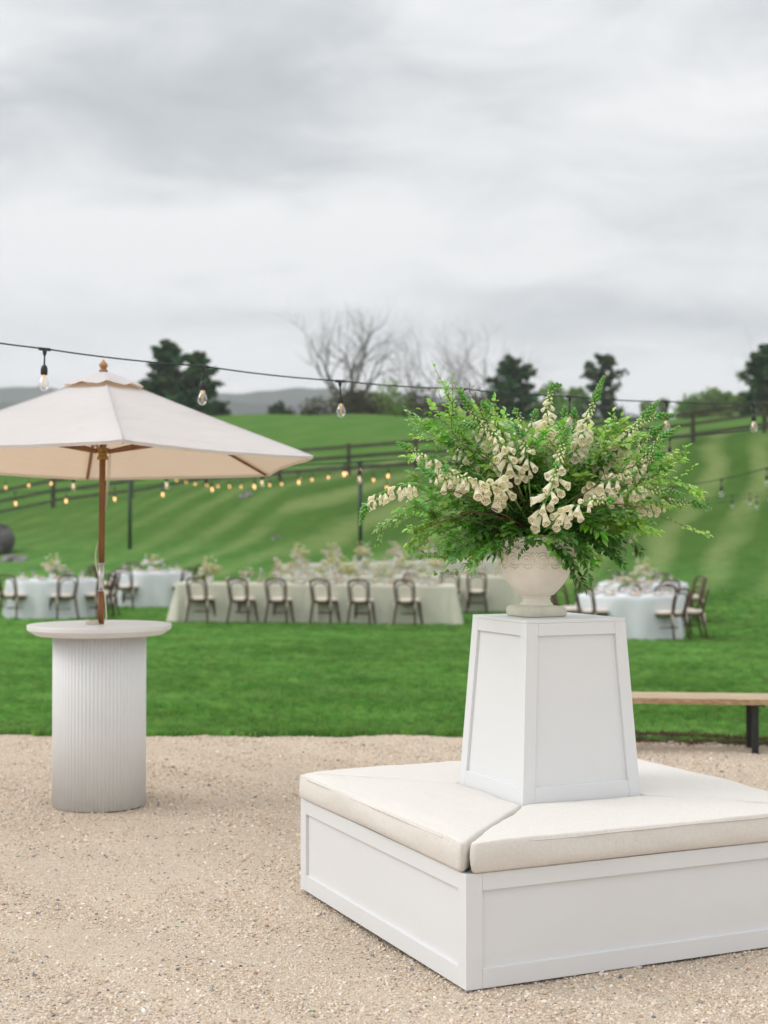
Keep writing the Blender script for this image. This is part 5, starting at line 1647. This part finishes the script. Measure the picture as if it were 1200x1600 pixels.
FX([(860, 820, -.25), (880, 800, -.34), (905, 788, -.40), (930, 782, -.42), (960, 783, -.42)], .14, 0.49, 13, .03, 22, size=1.0, face=(-.7, -1, -.5))
FX([(880, 790, -.15), (930, 760, -.24), (962, 748, -.26), (995, 738, -.25)], .12, 0.48, 13, .02, 23, size=.95)
FX([(845, 800, -.30), (852, 785, -.36), (862, 760, -.38), (868, 738, -.37), (872, 722, -.36)], .10, 0.57, 8, .02, 24, size=1.1, face=(-.6, -1, -.3))
FX([(830, 740, .12), (800, 690, .15), (775, 655, .16), (760, 625, .15)], .18, 0.53, 13, .05, 25, size=.85)
FX([(850, 740, .12), (915, 690, .15), (960, 690, .16), (985, 700, .15)], .12, 0.53, 12, .03, 26, size=.85)

FX([(835, 750, .10), (828, 700, .13), (832, 665, .14), (838, 640, .14)], .12, .6, 14, .035, 27, size=.9)
FX([(905, 740, .10), (925, 700, .13), (948, 672, .14), (962, 655, .14)], .12, .6, 12, .035, 28, size=.85)
FX([(815, 745, .02), (795, 700, .0), (772, 655, -.02), (752, 628, -.02)], .14, .6, 16, .05, 29, size=.95)
FX([(800, 760, -.05), (752, 725, -.08), (718, 700, -.09), (690, 690, -.09)], .12, .55, 12, .05, 30, size=.8)
FX([(925, 770, -.12), (975, 742, -.16), (1012, 720, -.17), (1040, 706, -.17)], .14, .55, 11, .05, 31, size=.85)
# ---- leafy branches
LEAF = {}
def leaf_tmpl(kind):
    """(verts, quads) of one leaf of length 1 along +Y, folded on its midrib, tip drooping"""
    if kind == 'oval': st = [(0, .02), (.25, .27), (.55, .34), (.82, .20), (1.0, .01)]
    elif kind == 'round': st = [(0, .03), (.25, .36), (.55, .43), (.85, .27), (1.0, .02)]
    else: st = [(0, .02), (.22, .15), (.48, .19), (.76, .11), (1.0, .005)]
    V = []
    for q, w_ in st:
        z = -.22 * q * q
        V += [(-w_, q, z + w_ * .35), (0, q, z), (w_, q, z + w_ * .35)]
    Fq = []
    for i in range(len(st) - 1):
        for k in range(2): Fq.append((i * 3 + k, i * 3 + k + 1, (i + 1) * 3 + k + 1, (i + 1) * 3 + k))
    return np.array(V), np.array(Fq)
LT_ = {k: leaf_tmpl(k) for k in ('oval', 'round', 'lance')}
def leaves(name, items, material, parent):
    """items: (kind, pos, dir, up, length, tint)"""
    Vs = []; Fs = []; Ts = []; o = 0
    for kind, p, d, up, L, tn in items:
        V, Fq = LT_[kind]
        y = d.normalized(); z = up - y * up.dot(y)
        if z.length < 1e-4: z = y.orthogonal()
        z.normalize(); x = y.cross(z)
        M = np.array([x, y, z]).T
        Vs.append(V * L @ M.T + np.array(p)); Fs.append(Fq + o); Ts.append(np.tile(tn, (len(V), 1))); o += len(V)
    if not Vs: return None
    return link(name, npmesh(name, np.concatenate(Vs), np.concatenate(Fs), material, True, np.concatenate(Ts)), parent)
SINGLE = {}
for k_, mt in (('oval', 'leaf_dark'), ('lance', 'leaf_dark'), ('oval', 'leaf_mid')):
    V, Fq = LT_[k_]; SINGLE[(k_, mt)] = npmesh('leaf', V, Fq, mt, True, np.tile((.5, .5, .55), (len(V), 1)))
NSING = [0]
def branch(ctrl, kind, material, size, n, seed, twig='twig_red', tr=.0018, start=.25, sub=True, big=False, pair=True, thin=1.0, cluster=0):
    rr = random.Random(seed)
    P = spline(ctrl, 8); m_ = len(P)
    mb = MB(); mb.tube(P, [tr * (1 - .75 * i / (m_ - 1)) for i in range(m_)], 5)
    items = []
    tone = rr.random()
    def put(p, T, sz):
        up = Vector((rr.gauss(0, .45), rr.gauss(-.25, .45), 1)).normalized()
        N = T.cross(up); N = N.normalized() if N.length > .05 else Vector((1, 0, 0))
        for s in ((-1, 1) if pair else (rr.choice((-1, 1)),)):
            d = (N * s * rr.uniform(.6, 1.1) + T * rr.uniform(.3, .9) + Vector((0, 0, rr.uniform(-.35, .25))) + Vector((0, rr.uniform(-.4, .3), 0))).normalized()
            items.append((kind, p + d * sz * .12, d, up, sz * rr.uniform(.7, 1.15), (tone * .5 + rr.random() * .5, rr.random(), tone * .35 + rr.random() * .65)))
    def along(Q, cnt, f0, sz):
        for k in range(cnt):
            f = f0 + (1 - f0) * (k + rr.random() * .6) / cnt
            i = min(len(Q) - 2, int(f * (len(Q) - 1))); u = f * (len(Q) - 1) - i
            p = Q[i].lerp(Q[i + 1], u); T = (Q[i + 1] - Q[i]).normalized()
            put(p, T, sz * (1.05 - .35 * f))
        items.append((kind, Q[-1], (Q[-1] - Q[-2]).normalized(), Vector((0, -.3, 1)), sz * .8, (rr.random(), rr.random(), .8)))
    along(P, int(n * (.5 if sub else 1)), start, size)
    if sub:
        k_ = max(3, n // 9)
        for j in range(k_):
            f = start + (1 - start) * (j + rr.random()) / k_
            i = min(m_ - 2, int(f * (m_ - 1))); b = P[i]; T = (P[i + 1] - P[i]).normalized()
            N = T.orthogonal().normalized(); N.rotate(Quaternion(T, rr.uniform(0, 6.28)))
            L = rr.uniform(.05, .13) * (1.1 - .5 * f) * thin
            Q = bez([b, b + (T * .5 + N) * L * .5, b + (T + N * .9 + Vector((0, 0, .25))) * L], 5)
            mb.tube(Q, tr * .5, 3, cap=False)
            along(Q, max(3, int(n * .5 / k_)), .15, size * .9)
    br = mb.build('leafy_branch', twig, arr)
    if big and NSING[0] < 270:
        one = [it for it in items if (kind, material) in SINGLE]; rest = []
        for it in items:
            if NSING[0] < 270 and rr.random() < .5 and (kind, material) in SINGLE:
                _, p, d, up, L, tn = it
                y = d.normalized(); z = (up - y * up.dot(y)).normalized(); x = y.cross(z)
                lo = link('leaf', SINGLE[(kind, material)], br)
                M = Matrix((x, y, z)).transposed().to_4x4(); M.translation = Vector(p); lo.matrix_local = M @ Matrix.Scale(L, 4)
                NSING[0] += 1
            else: rest.append(it)
        items = rest
    leaves('leaves', items, material, br)
    return br
ORG = fp(841, 838)
def quick(end, bend=.0, rr=rnd, lift=.12):
    e_ = fp(*end)
    s_ = ORG + Vector((rr.uniform(-.05, .05), rr.uniform(-.05, .05), rr.uniform(-.03, 0)))
    m_ = s_.lerp(e_, .5) + Vector((rr.uniform(-.03, .03), 0, lift * (e_ - s_).length + bend))
    m1 = s_.lerp(m_, .5) + Vector((0, 0, .03))
    return [s_, m1, m_, m_.lerp(e_, .55) + Vector((rr.uniform(-.015, .015), 0, .012)), e_]
sd_ = 100
def Rout(a):   # silhouette radius in px round (840, 775) at angle a (deg, counter-clockwise from right)
    A_ = [-180, -165, -150, -135, -118, -105, -90, -70, -55, -42, -28, -14, 0, 15, 28, 42, 60, 78, 92, 108, 122, 133, 145, 158, 170, 180]
    R_ = [235, 225, 210, 165, 122, 92, 82, 95, 140, 160, 190, 215, 240, 235, 215, 190, 140, 115, 112, 120, 165, 215, 235, 235, 235, 235]
    return float(np.interp(a, A_, R_))
# light, small leaved branches fanning out left and right
for k in range(74):
    a = rnd.choice((rnd.uniform(110, 180), rnd.uniform(-180, -140), rnd.uniform(-25, 62), rnd.uniform(60, 112) if k % 3 == 0 else rnd.uniform(-20, 40)))
    q = rnd.uniform(.62, 1.0) ** .8
    if 55 < a < 115: q *= .8
    r_ = Rout(a) * q
    ex, ey = 840 + r_ * math.cos(R(a)), 775 - r_ * math.sin(R(a))
    dep = rnd.uniform(-.34, .34) * math.sqrt(max(.15, 1.2 - q * q))
    left = math.cos(R(a)) < 0
    mt = rnd.choice(('leaf_mid', 'leaf_fresh', 'leaf_mid', 'leaf_silver' if left else 'leaf_fresh'))
    branch(quick((ex, ey, dep), rnd.uniform(-.02, .03)), rnd.choice(('oval', 'round', 'round')), mt, rnd.uniform(.028, .044), rnd.randint(22, 38), sd_ + k, twig=rnd.choice(('twig_red', 'stem_green', 'twig_red')), start=.30)
# darker, larger leaves low in the middle
for k in range(70):
    a = rnd.choice((rnd.uniform(-165, -100), rnd.uniform(-100, -20), rnd.uniform(-60, 30), rnd.uniform(140, 180), rnd.uniform(60, 130)))
    q = rnd.uniform(.45, .92)
    r_ = Rout(a) * q * (1 if a < 0 else .72)
    ex, ey = 840 + r_ * math.cos(R(a)), 775 - r_ * math.sin(R(a))
    dep = rnd.uniform(-.34, .22) * math.sqrt(max(.2, 1.2 - q * q))
    if a < 0: dep = rnd.uniform(-.30, .10)
    if 765 < ex < 908: ey = min(ey, 843)
    elif 735 < ex <= 765: ey = min(ey, 862)
    kind = rnd.choice(('lance', 'oval', 'oval', 'lance'))
    branch(quick((ex, ey, dep), 0, lift=.20), kind, rnd.choice(('leaf_dark', 'leaf_mid', 'leaf_mid') if a > -20 else ('leaf_dark', 'leaf_dark', 'leaf_mid')), rnd.uniform(.042, .062) if kind == 'lance' else rnd.uniform(.034, .048), rnd.randint(20, 32), sd_ + 300 + k,
           twig='stem_green', start=.30, big=True, tr=.0022)
# dense heart
for k in range(46):
    a = rnd.uniform(0, 360); q = rnd.uniform(.15, 1) ** .5
    ex, ey = 842 + 92 * q * math.cos(R(a)), 790 - 52 * q * math.sin(R(a))
    branch(quick((ex, ey, rnd.uniform(-.24, .2)), 0, lift=.1), rnd.choice(('oval', 'lance', 'oval')), rnd.choice(('leaf_dark', 'leaf_dark', 'leaf_mid')), rnd.uniform(.038, .052), 26, sd_ + 500 + k, twig='stem_green', start=.1)
for k in range(22):     # a few broad pale leaves among the spikes
    a = rnd.uniform(20, 165); r_ = Rout(a) * rnd.uniform(.45, .95)
    branch(quick((840 + r_ * math.cos(R(a)), 775 - r_ * math.sin(R(a)), rnd.uniform(-.28, .2))), 'oval', rnd.choice(('leaf_fresh', 'leaf_silver', 'leaf_mid')), rnd.uniform(.040, .055), 9, sd_ + 600 + k, twig='stem_green', start=.6, sub=False)
# named individual sprays that shape the outline
def spray(pts, kind, mt, size, n, seed, **kw): return branch([ORG] + [fp(*p) for p in pts], kind, mt, size, n, seed, **kw)
spray([(800, 745, -.12), (750, 705, -.16), (712, 672, -.17), (708, 640, -.17), (697, 602, -.16)], 'round', 'leaf_fresh', .022, 60, 701, start=.55)
spray([(790, 770, .02), (735, 720, .05), (690, 690, .06), (665, 668, .06), (650, 650, .06)], 'oval', 'leaf_silver', .026, 60, 702, start=.5)
spray([(780, 800, -.05), (700, 790, -.08), (640, 795, -.10), (610, 812, -.10), (588, 828, -.10)], 'oval', 'leaf_silver', .020, 80, 703, start=.5)
spray([(780, 815, -.12), (720, 815, -.16), (670, 830, -.18), (640, 850, -.18)], 'oval', 'leaf_mid', .026, 70, 704, start=.35)
spray([(900, 800, -.1), (960, 775, -.15), (1010, 752, -.16), (1060, 755, -.16), (1100, 768, -.16)], 'round', 'leaf_fresh', .024, 60, 705, start=.5)
spray([(890, 815, -.2), (940, 790, -.28), (1000, 792, -.30), (1050, 812, -.30), (1080, 829, -.30)], 'round', 'leaf_mid', .010, 8, 706, start=.6, sub=False, tr=.0024)
spray([(890, 815, -.2), (940, 790, -.28), (1000, 794, -.30), (1050, 815, -.30), (1108, 836, -.30)], 'round', 'leaf_fresh', .026, 12, 707, start=.86, sub=False, tr=.0020)
spray([(920, 790, .05), (980, 740, .05), (1030, 720, .05), (1070, 718, .05)], 'oval', 'leaf_fresh', .028, 40, 708, start=.5)
# trailing stems over the right side of the urn
for j, (pts, kd, mt, sz_l, n_l) in enumerate([
        ([(862, 842, -.17), (880, 858, -.21), (893, 880, -.22), (902, 900, -.22), (912, 918, -.22)], 'lance', 'leaf_dark', .046, 26),
        ([(850, 842, -.17), (868, 856, -.21), (886, 870, -.23), (893, 895, -.23)], 'round', 'leaf_dark', .030, 18),
        ([(870, 842, -.16), (900, 850, -.20), (915, 872, -.22), (922, 905, -.22)], 'lance', 'leaf_dark', .046, 24),
        ([(845, 842, -.18), (858, 852, -.21), (870, 868, -.22), (882, 884, -.22)], 'oval', 'leaf_mid', .030, 14),
        ([(800, 842, -.14), (770, 852, -.18), (745, 868, -.20), (738, 892, -.20)], 'lance', 'leaf_mid', .036, 20),
        ([(800, 840, -.10), (750, 850, -.14), (700, 868, -.16), (655, 866, -.16)], 'oval', 'leaf_mid', .032, 26),
        ([(800, 842, -.10), (750, 862, -.13), (715, 890, -.14), (672, 896, -.14)], 'oval', 'leaf_mid', .030, 9),
        ([(880, 838, -.10), (925, 845, -.14), (955, 862, -.15), (975, 885, -.15)], 'lance', 'leaf_dark', .042, 26),
        ([(890, 835, -.05), (950, 840, -.08), (990, 848, -.08), (1000, 862, -.08)], 'lance', 'leaf_dark', .040, 20),
        ([(830, 838, -.18), (822, 846, -.20), (815, 856, -.21), (812, 866, -.21)], 'lance', 'leaf_dark', .032, 8),
        ([(812, 838, -.17), (800, 848, -.19), (794, 858, -.19)], 'lance', 'leaf_dark', .034, 8)]):
    branch([ORG] + [fp(*p) for p in pts], kd, mt, sz_l, n_l, 760 + j, twig='stem_green', start=.35, sub=False, big=True)
# bare reddish twigs
for j, pts in enumerate([[(805, 760, -.24), (780, 700, -.27), (757, 655, -.28), (738, 618, -.28), (724, 596, -.28)], [(800, 755, -.22), (752, 712, -.25), (728, 698, -.26), (706, 672, -.26), (707, 640, -.26), (698, 604, -.26)],
                         [(880, 800, -.25), (915, 770, -.30), (960, 742, -.31), (1000, 726, -.31), (1020, 722, -.31)], [(790, 805, -.25), (740, 780, -.30), (700, 768, -.31), (655, 788, -.31)],
                         [(790, 812, -.22), (740, 800, -.27), (690, 815, -.28), (655, 830, -.28)], [(900, 790, -.2), (960, 765, -.26), (1000, 755, -.27), (1060, 762, -.27)]]):
    mb = MB(); P = spline([ORG] + [fp(*p) for p in pts], 7); rr = random.Random(j)
    P = [p + Vector((rr.gauss(0, .0016), 0, rr.gauss(0, .0016))) for p in P]
    mb.tube(P, [.0026 * (1 - .6 * i / len(P)) for i in range(len(P))], 6)
    for k in range(5):
        i = rr.randint(len(P) // 2, len(P) - 2); mb.tube([P[i], P[i] + Vector((rr.uniform(-.03, .03), rr.uniform(-.02, .02), rr.uniform(.01, .04)))], .0009, 4)
    mb.build('twig', 'twig_red', arr)
# clematis like dry star seed heads
mb = MB()
def star_mesh(seed):
    rr = random.Random(seed); m_ = MB()
    for k in range(14):
        a = k * 2.4; e_ = Vector((math.cos(a), math.sin(a), rr.uniform(-.3, .8))).normalized() * rr.uniform(.008, .014)
        w2 = e_.cross(Vector((.1, .3, 1))).normalized() * .0012
        m_.add([w2 * .5, e_ * .5 + w2 * 1.6, e_, e_ * .5 - w2 * 1.6], [(0, 1, 2, 3)])
    return m_.mesh('seed_head', 'dry_star')
SM_ = [star_mesh(k) for k in range(3)]
SP = [(960, 842), (968, 858), (985, 846), (992, 838), (978, 868), (961, 866), (988, 864), (952, 890), (938, 868), (908, 907), (928, 905), (955, 850), (975, 852), (946, 858), (640, 850), (652, 862), (668, 845), (700, 858), (690, 872), (712, 850), (725, 862), (745, 882), (738, 858), (680, 858)]
for k, (a, b) in enumerate(SP):
    dep = -.15 if a > 800 else -.14
    c = fp(a, b, dep)
    st_ = MB(); st_.tube([c, c.lerp(fp(880 if a > 800 else 780, 835, -.1), .3) + Vector((0, 0, .008)), c.lerp(fp(880 if a > 800 else 780, 835, -.1), .75) + Vector((0, 0, .01))], .0007, 4)
    s_ = st_.build('seed_stem', 'stem_green', arr)
    h_ = link('seed_head', SM_[k % 3], s_, c); h_.rotation_euler = (rnd.uniform(0, 3), rnd.uniform(0, 3), 0)
print('bells', BELLS[0], 'single leaves', NSING[0])
